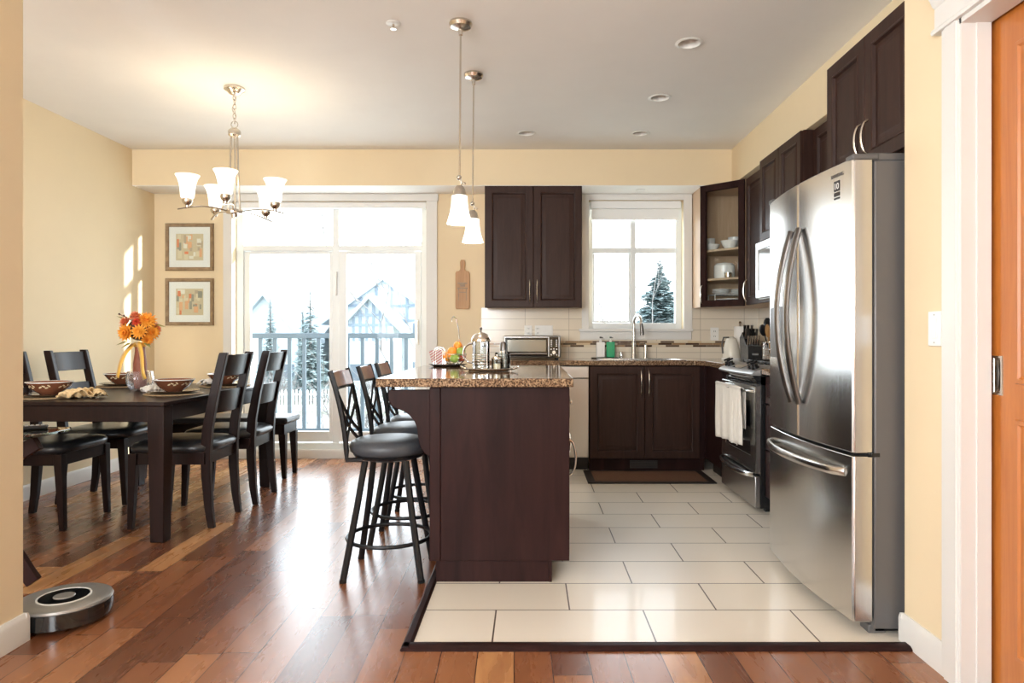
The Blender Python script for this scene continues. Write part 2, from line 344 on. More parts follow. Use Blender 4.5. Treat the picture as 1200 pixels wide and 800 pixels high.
# ================================================================ ROOM
CZ = 2.74; XL = -3.45; XR = 2.10; YB = 6.27; YN = -2.2
struct('floor', MB().box(XL-.15, -.45, YN, YB+.15, -.08, 0).box(-.45, XR+.15, YN, 2.43, -.08, 0), 'hardwood', smooth=False)
struct('floor_tile', MB().box(-.425, XR, 2.487, YB, -.06, .002), 'floortile', smooth=False)
struct('floor_tile_base', MB().box(-.45, XR+.15, 2.43, YB+.15, -.08, -.061), 'kick', smooth=False)
b = MB(); prof = [(-.462, -.01), (-.462, .006), (-.454, .014), (-.434, .014), (-.426, .006), (-.426, -.01)]
b.loft([[(x, 2.428, z) for x, z in prof], [(x, YB-.02, z) for x, z in prof]])
b.loft([[(-.458, 2.425+(x+.462)*1.7, z) for x, z in prof], [(1.385, 2.425+(x+.462)*1.7, z) for x, z in prof]])
struct('trim_1', b, 'cherry')
# ceiling with real holes for the recessed lights
DL = [(.88, 3.77), (.88, 4.63), (-.03, 5.44), (.88, 5.44)]
xs = [XL-.15, -.13, .07, .78, .98, XR+.15]; ys = [YN, 3.67, 3.87, 4.53, 4.73, 5.34, 5.54, YB+.15]
b = MB()
for i in range(len(xs)-1):
    for j in range(len(ys)-1):
        x0, x1, y0, y1 = xs[i], xs[i+1], ys[j], ys[j+1]
        hit = [l for l in DL if x0 < l[0] < x1 and y0 < l[1] < y1]
        if hit:
            cx, cy = hit[0]; n = 32; R = .066; vo = []; vi = []
            for k in range(n):
                a = 2*PI*k/n; ca, sa = math.cos(a), math.sin(a); q = max(abs(ca), abs(sa))
                vi.append((cx+R*ca, cy+R*sa, CZ)); hx = (x1-x0)/2; hy = (y1-y0)/2
                vo.append(((x0+x1)/2+hx*ca/q, (y0+y1)/2+hy*sa/q, CZ))
            b.add(vo+vi, [(k, (k+1) % n, n+(k+1) % n, n+k) for k in range(n)])
        else: b.add([(x0, y0, CZ), (x1, y0, CZ), (x1, y1, CZ), (x0, y1, CZ)], [(0, 1, 2, 3)])
b.box(XL-.15, XR+.15, YN, YB+.15, CZ+.2, CZ+.3)
struct('ceiling', b, 'ceiling', smooth=False)
struct('wall_left', MB().box(XL-.15, XL, YN, -1.6, -.05, CZ+.2).box(XL-.15, XL, 1.2, YB+.15, -.05, CZ+.2).box(XL-.15, XL, -1.6, 1.2, -.05, .3).box(XL-.15, XL, -1.6, 1.2, 2.4, CZ+.2), 'wall', smooth=False)
struct('wall_right', MB().box(XR, XR+.15, 2.4, YB+.15, -.05, CZ+.2), 'wall', smooth=False)
# back wall with the two openings
DX0, DX1, DZ1 = -2.73, -.95, 2.36; WX0, WX1, WZ0, WZ1 = .54, 1.41, 1.19, 2.37
b = MB(); Y0, Y1 = YB, YB+.15
b.box(XL, DX0, Y0, Y1, -.05, CZ+.2).box(DX0, DX1, Y0, Y1, DZ1, CZ+.2).box(DX0, DX1, Y0, Y1, -.05, .03).box(DX1, WX0, Y0, Y1, -.05, CZ+.2)
b.box(WX0, WX1, Y0, Y1, WZ1, CZ+.2).box(WX0, WX1, Y0, Y1, -.05, WZ0).box(WX1, XR, Y0, Y1, -.05, CZ+.2)
struct('wall_back', b, 'wall', smooth=False)
struct('wall_partition', MB().box(-1.98, -1.86, 1.6, 2.505, -.02, CZ+.02), 'wall', smooth=False)
b = MB().box(1.375, 1.455, 2.165, 2.505, -.02, CZ+.02).box(1.375, 1.455, YN, 1.25, -.02, CZ+.02).box(1.375, 1.455, 1.25, 2.165, 2.125, CZ+.02).box(1.455, XR, 2.40, 2.505, -.02, CZ+.02)
b.box(1.52, 1.56, YN, 2.40, -.02, CZ+.02)
struct('wall_front_right', b, 'wall', smooth=False)
b = MB().box(XL, XR, YN-.15, YN, 2.5, CZ+.2).box(XL, XR, YN-.15, YN, -.05, .9).box(XL, -3.35, YN-.15, YN, .9, 2.5).box(-2.05, -1.6, YN-.15, YN, .9, 2.5).box(-.5, XR, YN-.15, YN, .9, 2.5)
struct('wall_rear', b, 'wall', smooth=False)
struct('wall_soffit', MB().box(XL, XR, 5.92, YB, 2.43, CZ+.01).box(1.75, XR, 2.505, 5.92, 2.43, CZ+.01), 'wall', smooth=False)
struct('ceiling_soffit', MB().box(XL, 1.752, 5.921, YB, 2.426, 2.4305), 'ceiling', smooth=False)
# baseboards
def bprof(h=.105): return [(0, 0), (.015, 0), (.015, h-.02), (.010, h-.008), (.006, h), (0, h)]
b = MB(); b.loft([[(XL+d, YN, z) for d, z in bprof()], [(XL+d, YB, z) for d, z in bprof()]]); struct('baseboard_left', b, 'trim')
b = MB(); b.loft([[(XL, YB-d, z) for d, z in bprof()], [(-2.81, YB-d, z) for d, z in bprof()]]); b.loft([[(-.85, YB-d, z) for d, z in bprof()], [(-.45, YB-d, z) for d, z in bprof()]]); b.loft([[(-2.81, YB-d, z) for d, z in bprof(.085)], [(-.85, YB-d, z) for d, z in bprof(.085)]])
struct('baseboard_back', b, 'trim')
b = MB(); b.loft([[(-1.86+d, 1.6, z) for d, z in bprof()], [(-1.86+d, 2.505, z) for d, z in bprof()]]); b.loft([[(-1.98, 2.505+d, z) for d, z in bprof()], [(-1.845, 2.505+d, z) for d, z in bprof()]])
struct('baseboard_partition', b, 'trim')
b = MB(); b.loft([[(1.375-d, 2.255, z) for d, z in bprof()], [(1.375-d, 2.505, z) for d, z in bprof()]]); b.loft([[(1.36, 2.505+d, z) for d, z in bprof()], [(1.40, 2.505+d, z) for d, z in bprof()]]); b.loft([[(1.375-d, YN, z) for d, z in bprof()], [(1.375-d, 1.16, z) for d, z in bprof()]])
struct('baseboard_front_right', b, 'trim')
# patio door: casing, frame, four panes
b = MB().box(-2.81, -2.73, YB-.02, YB, 0, 2.37).box(-.95, -.85, YB-.02, YB, 0, 2.37).box(-2.82, -.84, YB-.025, YB, 2.36, 2.425)
struct('trim_2', b, 'trim', bev=.002)
d1 = thing('door_1', None, None, (-1.84, 6.37, 0), kind='structure')
b = MB(); y0, y1 = 6.35, 6.42
b.box(DX0, -2.665, y0, y1, .03, DZ1).box(-1.01, DX1, y0, y1, .03, DZ1).box(-2.665, -1.01, y0, y1, 2.30, DZ1).box(-2.665, -1.01, y0-.02, y1, .03, .13)
b.box(-1.835, -1.775, y0, y1, .13, 2.30).box(-2.665, -1.835, y0, y1, 1.915, 1.965).box(-1.775, -1.01, y0, y1, 1.915, 1.965)
b.build('frame', 'cool_white', d1, bev=.003)
b = MB().box(-2.662, -2.605, 6.36, 6.40, .14, 1.91).box(-1.87, -1.838, 6.36, 6.40, .14, 1.91).box(-2.605, -1.87, 6.36, 6.40, .14, .235).box(-2.605, -1.87, 6.36, 6.40, 1.885, 1.912)
b.build('fixed_panel', 'cool_white', d1, bev=.003)
b = MB().box(-1.772, -1.70, 6.335, 6.37, .14, 1.91).box(-1.068, -1.012, 6.335, 6.37, .14, 1.91).box(-1.70, -1.068, 6.335, 6.37, .14, .235).box(-1.70, -1.068, 6.335, 6.37, 1.885, 1.912)
b.build('sliding_panel', 'cool_white', d1, bev=.003)
for x0, x1, z0, z1 in ((-2.61, -1.865, .23, 1.89), (-1.705, -1.06, .23, 1.89), (-2.67, -1.83, 1.96, 2.305), (-1.78, -1.005, 1.96, 2.305)):
    MB().box(x0, x1, 6.372, 6.378, z0, z1).build('pane', 'pane', d1, smooth=False)
MB().tube([(-1.04, 6.335, 1.05), (-1.035, 6.30, 1.07), (-1.03, 6.29, 1.16), (-1.035, 6.30, 1.25), (-1.04, 6.335, 1.27)], .01, 8).build('handle', 'white', d1)
MB().box(-1.81, -1.79, 6.325, 6.35, 1.5, 1.72).build('latch', 'white', d1, bev=.005)
MB().box(DX0+.005, DX1-.005, 6.28, 6.345, 2.30, 2.358).build('blind_cassette', 'blind', d1, bev=.008)
# kitchen window
b = MB().box(.475, .54, YB-.02, YB, 1.18, 2.425).box(1.41, 1.486, YB-.02, YB, 1.18, 2.425).box(.54, 1.41, YB-.02, YB, 2.37, 2.425)
b.box(.45, 1.488, YB-.045, YB+.10, 1.165, 1.19).box(.46, 1.48, YB-.02, YB, 1.09, 1.165)
struct('trim_3', b, 'trim', bev=.002)
w1 = thing('window_1', None, None, (.975, 6.37, 1.2), kind='structure')
b = MB(); y0, y1 = 6.35, 6.42
b.box(.54, .585, y0, y1, WZ0, WZ1).box(1.355, 1.41, y0, y1, WZ0, WZ1).box(.585, 1.355, y0, y1, 2.31, WZ1).box(.585, 1.355, y0, y1, WZ0, 1.245).box(.935, .985, y0, y1, 1.245, 2.31).box(.585, .935, y0+.01, y1, 1.895, 1.945).box(.985, 1.355, y0+.01, y1, 1.895, 1.945)
b.build('frame', 'cool_white', w1, bev=.003)
b = MB().box(.587, .603, 6.36, 6.40, 1.25, 1.89).box(.918, .933, 6.36, 6.40, 1.25, 1.89).box(.603, .918, 6.36, 6.40, 1.247, 1.265)
b.build('sash', 'cool_white', w1, bev=.002)
for x0, x1, z0, z1 in ((.58, .94, 1.24, 1.90), (.98, 1.36, 1.24, 1.90), (.58, .94, 1.94, 2.315), (.98, 1.36, 1.94, 2.315)):
    MB().box(x0, x1, 6.386, 6.392, z0, z1).build('pane', 'pane', w1, smooth=False)
b = MB().box(.56, 1.39, 6.285, 6.335, 2.30, 2.367).box(.57, 1.38, 6.325, 6.33, 2.22, 2.30).box(.57, 1.38, 6.32, 6.335, 2.20, 2.222)
b.build('roller_blind', 'blind', w1, bev=.004)
# unseen rear windows, added behind the camera to bring in more light
for n_, (x0, x1) in enumerate(((-3.35, -2.05), (-1.6, -.5))):
    b = MB().box(x0, x0+.06, YN-.1, YN-.04, .9, 2.5).box(x1-.06, x1, YN-.1, YN-.04, .9, 2.5).box(x0, x1, YN-.1, YN-.04, .9, .97).box(x0, x1, YN-.1, YN-.04, 2.43, 2.5).box((x0+x1)/2-.03, (x0+x1)/2+.03, YN-.1, YN-.04, .95, 2.45)
    struct('window_%d' % (n_+2), b, 'cool_white')
b = MB()
for y in (-1.6, -.23, 1.14): b.box(XL-.10, XL-.04, y, y+.06, .3, 2.4)
b.box(XL-.10, XL-.04, -1.6, 1.2, .3, .36).box(XL-.10, XL-.04, -1.6, 1.2, 2.34, 2.4)
struct('window_4', b, 'cool_white')  # left-wall window out of view, added for more light indoors
# pocket door, casing and its header
b = MB().box(1.36, 1.375, 2.165, 2.255, 0, 2.126).box(1.355, 1.362, 2.175, 2.235, 0, 2.126)
b.box(1.362, 1.455, 2.156, 2.166, 0, 2.126).box(1.41, 1.455, 2.152, 2.157, 0, 2.112)
b.box(1.362, 1.455, 1.25, 2.166, 2.11, 2.127).box(1.36, 1.375, 1.16, 1.25, 0, 2.126)
b.loft([[(1.375-d, y, z) for d, z in ((0, 2.126), (.028, 2.126), (.032, 2.134), (.028, 2.143), (.018, 2.146), (.018, 2.215), (.026, 2.222), (.034, 2.24), (.05, 2.262), (.058, 2.27), (.058, 2.285), (0, 2.285))] for y in (1.10, 2.29)])
struct('trim_4', b, 'trim')
T = FX(2.19, .01, 1.47)
b = MB(T); w, h = .92, 2.11
b.box(0, w, 0, h, -.035, 0)
d2 = b.build('door_2', 'door', origin=(1.47, 1.73, 0), kind='structure', bev=.002)
for v0, v1 in ((.13, .86), (.965, 2.0)):
    T2 = T @ Matrix.Translation((.125, v0, 0)); MB(T2).rings_rect(w-.25, v1-v0, [(0, 0), (.004, .006), (.016, .007), (.022, .001), (.045, -.0005), (.075, .004), (.08, .004)], back=False).build('panel', 'door', d2)
b = MB(T @ Matrix.Translation((.022, .925, 0))); b.rings_rect(.048, .125, [(0, 0), (.001, .003), (.008, .0035), (.010, .001), (.011, .001)], back=False)
b.build('flush_pull', 'nickel', d2)
b = MB(T @ Matrix.Translation((.046, .9875, .001))); b.add([(0, 0, .0042)]+[(.0125*math.cos(a), .048*math.sin(a), .0042) for a in [-PI/2+PI*k/12 for k in range(13)]], [tuple(range(1, 14))])
b.tube([(.012*math.cos(-PI/2+PI*k/12), .048*math.sin(-PI/2+PI*k/12), .004) for k in range(13)], .0016, 6)
b.build('pull_recess', 'darksteel', d2)
# wall tile and mosaic band
struct('wall_tile_back', MB().box(-.447, .475, YB-.008, YB, .92, 1.385).box(.475, 1.486, YB-.008, YB, .92, 1.09).box(1.486, XR, YB-.008, YB, .92, 1.385), 'walltile_back', smooth=False)
struct('wall_tile_right', MB().box(XR-.008, XR, 3.45, YB, .92, 1.385), 'walltile_side', smooth=False)
struct('trim_5', MB().box(-.447, XR-.009, YB-.011, YB-.007, 1.022, 1.0775), 'mosaic', smooth=False)
struct('trim_6', MB().box(XR-.011, XR-.007, 3.45, YB-.009, 1.022, 1.0775), 'mosaic_side', smooth=False)

# ================================================================ KITCHEN CABINETS
# double wall cabinet left of the window
t = thing('wall_cabinet', 'espresso double-door wall cabinet hung left of the kitchen window', 'cabinet', (.03, 6.1, 1.37))
MB().box(-.388, .448, 5.955, YB-.009, 1.375, 2.425).build('cabinet_body', 'maple', t, bev=.002)
MB().box(-.392, .452, 5.925, 5.958, 1.368, 2.4255).build('face_frame', 'espresso', t, bev=.002)
cab_door(FY(-.388, 1.372, 5.925), .416, 1.05, t, handle=(.386, .04, True), hl=.20)
cab_door(FY(.032, 1.372, 5.925), .416, 1.05, t, handle=(.030, .04, True), hl=.20)
# diagonal corner cabinet with glass door
A = Vector((1.49, 5.94, 0)); Bv = Vector((1.785, 5.66, 0))
t = thing('corner_cabinet', 'diagonal corner wall cabinet with a glass door and white dishes inside', 'cabinet', (1.85, 6.0, 1.37))
b = MB(); poly = [(1.49, YB-.009), (1.49, 5.945), (1.79, 5.66), (XR-.009, 5.66), (XR-.009, YB-.009)]
b.prism(poly, 1.375, 1.393); b.prism(poly, 2.405, 2.425)
b.box(1.49, 1.505, 5.945, YB-.009, 1.393, 2.405); b.box(1.49, XR-.009, YB-.02, YB-.009, 1.393, 2.405); b.box(XR-.02, XR-.009, 5.66, YB-.02, 1.393, 2.405); b.box(1.79, XR-.02, 5.66, 5.672, 1.393, 2.405)
b.build('cabinet_body', 'maple', t)
ins = [(1.507, YB-.021), (1.507, 5.965), (1.797, 5.675), (XR-.021, 5.675), (XR-.021, YB-.021)]
SH = (1.62, 1.87)
for z in SH: MB().prism(ins, z-.018, z).build('shelf', 'shelfwood', t)
u = (Bv-A).normalized(); nrm = Vector((0, 0, 1)).cross(u); wv = u.cross(Vector((0, 0, 1)))
T = Matrix(((u.x, 0, wv.x, A.x), (u.y, 0, wv.y, A.y), (0, 1, 0, 1.372), (0, 0, 0, 1)))
L = (Bv-A).length
cab_door(T, L, 1.05, t, handle=(.022, .03, True), hl=.16, glass=True, m='cherry')
# side wall cabinets
def side_upper(y0, y1, X, z0, z1, label, ndoor=2, hz=.04, hl=.16, name='wall_cabinet', body='espresso', hside=0):
    t = thing(name, label, 'cabinet', ((X+XR)/2, (y0+y1)/2, z0))
    MB().box(X+.0205, XR-.009, y0, y1, z0, z1-.002).build('cabinet_body', [body], t, bev=.002)
    w = (y1-y0)/ndoor
    for k in range(ndoor):
        hs = (w-.032 if k == 0 else .03) if ndoor == 2 else (.03 if hside else w-.03)
        cab_door(FX(y1-.002-k*w, z0+.003, X+.02), w-.004, z1-z0-.010, t, handle=(hs, hz, True) if hz else None, hl=hl)
    return t
side_upper(5.085, 5.657, 1.79, 1.375, 2.428, 'narrow espresso wall cabinet between the glass corner cabinet and the microwave', 1, .03, .18, body='maple', hside=1)
side_upper(4.315, 5.08, 1.71, 1.82, 2.428, 'espresso two-door cabinet mounted directly above the microwave', 2, .03, .13)
side_upper(3.35, 4.31, 1.79, 1.375, 2.428, 'recessed espresso wall cabinet between microwave cabinet and fridge cabinet', 2, .03, .16)
side_upper(2.58, 3.335, 1.45, 1.85, 2.428, 'deep espresso cabinet with two doors above the refrigerator', 2, .045, .15)
# microwave
t = thing('microwave', 'steel over-the-range microwave with a dark window above the stove', 'microwave', (1.88, 4.7, 1.39))
MB().box(1.70, XR-.012, 4.32, 5.078, 1.39, 1.818).build('microwave_body', 'silver', t, bev=.004)
T = FX(5.078, 1.40, 1.70)
b = MB(T); b.rings_rect(.56, .41, [(0, 0), (0, .018), (.004, .022), (.055, .022), (.06, .018)], cap=False); md = b.build('door', 'steel2', t)
MB(T).box(.058, .502, .058, .352, .004, .0175).build('door_window', 'blackglass', md)
MB(T).tube([(.535, .06, .022), (.535, .07, .05), (.535, .34, .05), (.535, .35, .022)], .008).build('handle', 'steel', md)
MB(T).box(.565, .755, 0, .41, 0, .02).build('control_panel', 'blackglass', t, bev=.003)
b = MB(T)
for i in range(4):
    for j in range(3): b.box(.60+.042*j, .632+.042*j, .08+.045*i, .11+.045*i, .02, .0225)
b.build('button_panel', 'silver', t)
# base run along the back wall
t = thing('sink_cabinet', 'espresso two-door sink base cabinet under the window counter', 'cabinet', (.975, 5.95, 0))
MB().box(.495, 1.455, 5.69, 5.71, .10, .878).box(.495, .513, 5.71, YB-.01, .10, .878).box(1.437, 1.455, 5.71, YB-.01, .10, .878).box(.513, 1.437, YB-.03, YB-.01, .10, .878).box(.513, 1.437, 5.71, YB-.03, .10, .118).build('cabinet_body', 'cherry', t, bev=.002)
cab_door(FY(.498, .105, 5.69), .455, .765, t, handle=(.425, .52, True), hl=.22, m='espresso')
cab_door(FY(.957, .105, 5.69), .455, .765, t, handle=(.03, .52, True), hl=.22, m='espresso')
kk = MB().box(.495, 1.455, 5.70, 5.72, .003, .099).build('toe_kick', 'cherry', t)
b = MB().box(.835, 1.065, 5.694, 5.70, .02, .085)
for i in range(6): b.box(.84, 1.06, 5.690, 5.695, .024+.0105*i, .029+.0105*i)
b.build('vent_grille', 'kick', kk)
t = thing('base_cabinet', 'dark base cabinet filling the corner between sink cabinet and stove', 'cabinet', (1.8, 5.6, 0))
MB().box(1.48, XR-.01, 5.085, 5.66, .10, .878).box(1.457, XR-.01, 5.69, YB-.01, .10, .878).build('cabinet_body', 'cherry', t, bev=.002)
MB().box(1.465, 1.485, 5.085, 5.689, .10, .876).build('door', 'cherry', t, bev=.003)
MB().box(1.52, 1.54, 5.085, 5.66, .003, .10).build('toe_kick', 'kick', t)
t = thing('base_cabinet', 'short espresso base cabinet at the left end of the back counter', 'cabinet', (-.27, 5.95, 0))
MB().box(-.44, -.12, 5.69, YB-.01, .10, .878).build('cabinet_body', 'espresso', t, bev=.002)
cab_door(FY(-.438, .105, 5.69), .315, .765, t, handle=(.285, .52, True), hl=.22)
MB().box(-.44, -.12, 5.72, 5.74, .003, .10).build('toe_kick', 'kick', t)
t = thing('dishwasher', 'stainless steel dishwasher between the island and the sink cabinet', 'dishwasher', (.19, 5.95, 0))
MB().box(-.115, .49, 5.69, YB-.01, .06, .876).build('dishwasher_body', 'kick', t)
MB().box(-.112, .488, 5.662, 5.689, .115, .77).build('door', 'steel2', t, bev=.004)
MB().box(-.112, .488, 5.655, 5.689, .775, .872).build('control_panel', 'steel2', t, bev=.004)
MB().box(-.112, .488, 5.74, 5.76, .003, .11).build('toe_kick', 'kick', t)
# counters
b = MB(); CT0, CT1 = .88, .92
b.box(-.45, .60, 5.645, YB-.009, CT0, CT1).box(.60, 1.30, 5.645, 5.72, CT0, CT1).box(.60, 1.30, 6.11, YB-.009, CT0, CT1)
b.prism([(1.30, 5.645), (1.36, 5.645), (1.435, 5.57), (1.435, 5.085), (XR-.009, 5.085), (XR-.009, YB-.009), (1.30, YB-.009)], CT0, CT1)
b.build('countertop', 'granite', origin=(.6, 6, .88), bev=.003, label='L-shaped brown granite countertop running under the window to the stove', cat='countertop')
t = thing('kitchen_sink', 'stainless sink set in the counter under the kitchen window', 'sink', (.95, 5.92, .92))
b = MB(); b.add([(x, y, z) for (e, z) in ((-.012, .9215), (-.012, .9235), (.02, .9235), (.03, .74)) for (x, y) in ((.60+e, 5.72+e), (1.30-e, 5.72+e), (1.30-e, 6.11-e), (.60+e, 6.11-e))],
    [(4*k+j, 4*k+(j+1) % 4, 4*k+4+(j+1) % 4, 4*k+4+j) for k in range(3) for j in range(4)]+[(12, 13, 14, 15)])
b.build('basin', 'steel', t)
MB().lathe([(.04, .741), (.04, .744), (.02, .745)], (.95, 5.92, 0)).build('drain', 'chrome', t)
# near-right base cabinet with drawers + its counter piece
t = thing('drawer_cabinet', 'espresso drawer base cabinet between the stove and the refrigerator', 'cabinet', (1.8, 3.9, 0))
MB().box(1.505, XR-.01, 3.46, 4.305, .10, .878).build('cabinet_body', 'cherry', t, bev=.002)
for z0, z1 in ((.70, .868), (.41, .69), (.11, .40)):
    cab_door(FX(4.30, z0, 1.505), .835, z1-z0, t, m='cherry', handle=(.33, (z1-z0)/2, False), hl=.16, name='drawer')
MB().box(1.56, 1.58, 3.46, 4.305, .003, .10).build('toe_kick', 'kick', t)
MB().box(1.462, XR-.009, 3.45, 4.309, .88, .92).build('countertop', 'granite', origin=(1.8, 3.9, .88), bev=.003, label='small brown granite countertop piece between stove and refrigerator', cat='countertop')

# range
t = thing('stove', 'stainless slide-in gas stove with black sides and front knobs', 'stove', (1.76, 4.7, 0))
y0, y1 = 4.318, 5.076
MB().box(1.458, XR-.03, y0, y1, .03, .905).box(1.50, 1.54, y0+.03, y0+.07, .002, .03).box(1.50, 1.54, y1-.07, y1-.03, .002, .03).build('oven_body', 'black', t, bev=.003)
dr = MB().box(1.425, 1.457, y0, y1, .035, .232).build('drawer', 'steel2', t, bev=.004)
b = MB(); pts = []
for i in range(17): q = i/16; pts.append((1.42-.045*math.sin(PI*q)**.4 if 0 < i < 16 else 1.425, y1-.03-(y1-y0-.06)*q, .238-.012*math.sin(PI*q)))
b.tube(pts, .012, 8, flat=(1.3, .7)).build('handle', 'steel', dr)
T = FX(y1, .250, 1.457)
b = MB(T); b.rings_rect(y1-y0, .555, [(0, 0), (0, .026), (.004, .03), (.10, .03), (.104, .027)], cap=False); od = b.build('oven_door', 'steel', t)
b = MB(T); b.rings_rect(y1-y0-.2, .355, [(0, .024), (.003, .0275)], back=False); 
for i, v in enumerate(b.v): v.y -= .10; v.z += .10
b.build('door_window', 'blackglass', od)
pts = []
for i in range(17): q = i/16; pts.append((1.427-.05*math.sin(PI*q)**.4 if 0 < i < 16 else 1.427, y1-.03-(y1-y0-.06)*q, .770))
MB().tube(pts, .011, 8).build('handle', 'steel', od)
# control panel: black curved underside, silver sloping top
b = MB(); 
def cpx(y): q = (y-y0)/(y1-y0); return 1.405-.028*math.sin(PI*q)
rings = []
for k in range(13):
    y = y0+(y1-y0)*k/12; x = cpx(y); rings.append([(x+.004, y, .868), (x+.02, y, .845), (1.445, y, .815), (1.50, y, .81), (1.50, y, .86)])
b.loft(rings); b.build('fascia', 'blackglass', t)
b = MB(); rings = []
for k in range(13):
    y = y0+(y1-y0)*k/12; x = cpx(y); rings.append([(x, y, .872), (x-.001, y, .882), (x+.012, y, .893), (1.515, y, .934), (1.53, y, .934), (1.53, y, .90), (1.50, y, .868)])
b.loft(rings); cp = b.build('control_panel', 'silver', t)
def kn(y, x):
    z = .893+(x-1.40)/.115*.041; ax = Vector((-.34, 0, .94)).normalized()
    p = Vector((x, y, z)); b = MB(); b.tube([p, p+ax*.012], .026, 14); b.tube([p+ax*.010, p+ax*.03], .021, 14); b.tube([p+Vector((-.022, 0, .0))+ax*.034, p+Vector((.022, 0, .016))+ax*.034], .007, 6)
    return b.build('knob', 'black', t)
for y, x in ((4.40, 1.455), (4.475, 1.455), (4.93, 1.455), (5.0, 1.455)): kn(y, x)
T = Matrix(((0, .94, -.34, 1.42), (-1, 0, 0, 4.80), (0, .34, .94, .9035), (0, 0, 0, 1)))
MB(T).box(0, .19, 0, .055, 0, .002).build('display', 'blackglass', cp)
MB().box(1.53, XR-.035, y0, y1, .905, .925).build('cooktop', 'black', t, bev=.003)
for g in range(3):
    gy0 = y0+.03+g*.236; b = MB()
    for x in (1.58, 1.73, 1.88, 2.02): b.box(x-.006, x+.006, gy0, gy0+.226, .938, .952)
    for y in (gy0, gy0+.107, gy0+.214): b.box(1.57, 2.03, y, y+.012, .938, .952)
    for x in (1.574, 2.016):
        for y in (gy0, gy0+.214): b.box(x, x+.012, y, y+.012, .925, .94)
    b.build('burner_grate', 'black', t, bev=.002)
for (x, y) in ((1.66, 4.46), (1.93, 4.46), (1.66, 4.93), (1.93, 4.93), (1.79, 4.70)):
    MB().lathe([(.05, .9255), (.05, .932), (.035, .934), (.033, .94), (.01, .942)], (x, y, 0), 20).build('burner', 'darksteel', t)
# towel over the oven handle
b = MB(); rows = []; NY = 40
for layer, (ya, yb, zb, xo) in enumerate(((4.52, 5.03, .40, 0), (4.42, 4.60, .415, -.006))):
    def P(i, z, off):
        q = i/NY; y = ya+(yb-ya)*q; am = min(1, (.80-z)/.25); return (1.368+xo+off+.009*am*math.sin(q*19+layer)+.004*am*math.sin(q*41), y+.012*math.sin(z*9+q*3)*am, z+.008*math.sin(q*5)*(am > .9))
    for off in (0,):
        g = [[P(i, .785-(.785-zb)*k/14, 0) for i in range(NY+1)] for k in range(15)]
        over = [[(1.376+xo+.012*math.cos(a), ya+(yb-ya)*i/NY, .772+.016*math.sin(a)+.004) for i in range(NY+1)] for a in (PI*.8, PI*.5, PI*.2)]
        back = [[(1.396, ya+(yb-ya)*i/NY, z) for i in range(NY+1)] for z in (.76, .65, .52)]
        G = g[::-1]+over+back; n = NY+1; vs = [p for r in G for p in r]
        b.add(vs, [(r*n+i, r*n+i+1, (r+1)*n+i+1, (r+1)*n+i) for r in range(len(G)-1) for i in range(NY)])
o = b.build('tea_towel', 'towel', origin=(1.37, 4.7, .4), label='white tea towel hanging over the oven door handle', cat='towel', ang=80)
sm = o.modifiers.new('thick', 'SOLIDIFY'); sm.thickness = .003; sm.offset = 0

# refrigerator
t = thing('refrigerator', 'large stainless french-door refrigerator with bottom freezer drawer', 'refrigerator', (1.65, 2.985, 0))
f0, f1 = 2.54, 3.435
MB().box(1.283, 2.02, f0, f1, .03, 1.775).build('fridge_body', 'greyside', t, bev=.006)
MB().box(1.275, 1.34, f0+.03, f0+.10, .002, .035).box(1.275, 1.34, f1-.10, f1-.03, .002, .035).build('foot', 'greyside', t, bev=.004)
MB().box(1.30, 2.0, f0+.03, f1-.03, .012, .03).build('base_grille', 'black', t)
def fdoor(ya, yb, z0, z1, name, n=14):
    def fx(y): q = (y-f0)/(f1-f0); return 1.205-.032*math.sin(PI*q)
    pts = []
    for k in range(n+1):
        y = ya+(yb-ya)*k/n; pts.append((fx(y), y))
    e = .008
    pts[0] = (fx(ya)+.006, ya); pts.insert(1, (fx(ya+e), ya+e)); pts[-1] = (fx(yb)+.006, yb); pts.insert(-1, (fx(yb-e), yb-e))
    poly = pts+[(1.278, yb), (1.278, ya)]
    b = MB(); b.prism(poly, z0, z1); return b.build(name, 'steel', t, ang=25, bev=.003)
dN = fdoor(2.545, 2.984, .685, 1.785, 'door'); dF = fdoor(2.990, 3.43, .685, 1.785, 'door'); dZ = fdoor(2.545, 3.43, .055, .672, 'freezer_drawer', 24)
def fx(y): q = (y-f0)/(f1-f0); return 1.205-.032*math.sin(PI*q)
for dr, y, sg in ((dN, 2.945, -1), (dF, 3.035, 1)):
    pts = []; 
    for k in range(25):
        q = k/24; s_ = math.sin(PI*q); pts.append((fx(y)-.012-.062*s_**.9, y+sg*.012*s_, .83+.755*q))
    MB().tube(pts, .016, 10, flat=(.8, 1.15)).build('handle', 'darksteel', dr)
pts = []
for k in range(25): q = k/24; y = 2.60+.77*q; pts.append((fx(y)-.012-.045*math.sin(PI*q)**.6 if 0 < k < 24 else fx(y)+.002, y, .605))
MB().tube(pts, .016, 10, flat=(1.1, .7)).build('handle', 'steel', dZ)
b = MB().box(1.20, 1.30, f0-.002, f0+.06, 1.778, 1.80).box(1.26, 1.45, f0+.005, f0+.10, 1.775, 1.805).box(1.20, 1.30, f1-.06, f1, 1.778, 1.80).box(1.26, 1.45, f1-.1, f1, 1.775, 1.805)
b.build('hinge_cover', 'greyside', t, bev=.006)
MB().box(1.272, 1.30, f0-.004, f0+.03, .672, .686).build('hinge', 'black', t)
dsp = MB(); dsp.loft([[(fx(y)-.002, y, z) for y in (3.20, 3.27, 3.34, 3.405)]+[(fx(y)+.01, y, z) for y in (3.405, 3.20)] for z in (1.02, 1.26)]); dsp.build('dispenser_recess', 'greyside', dF)
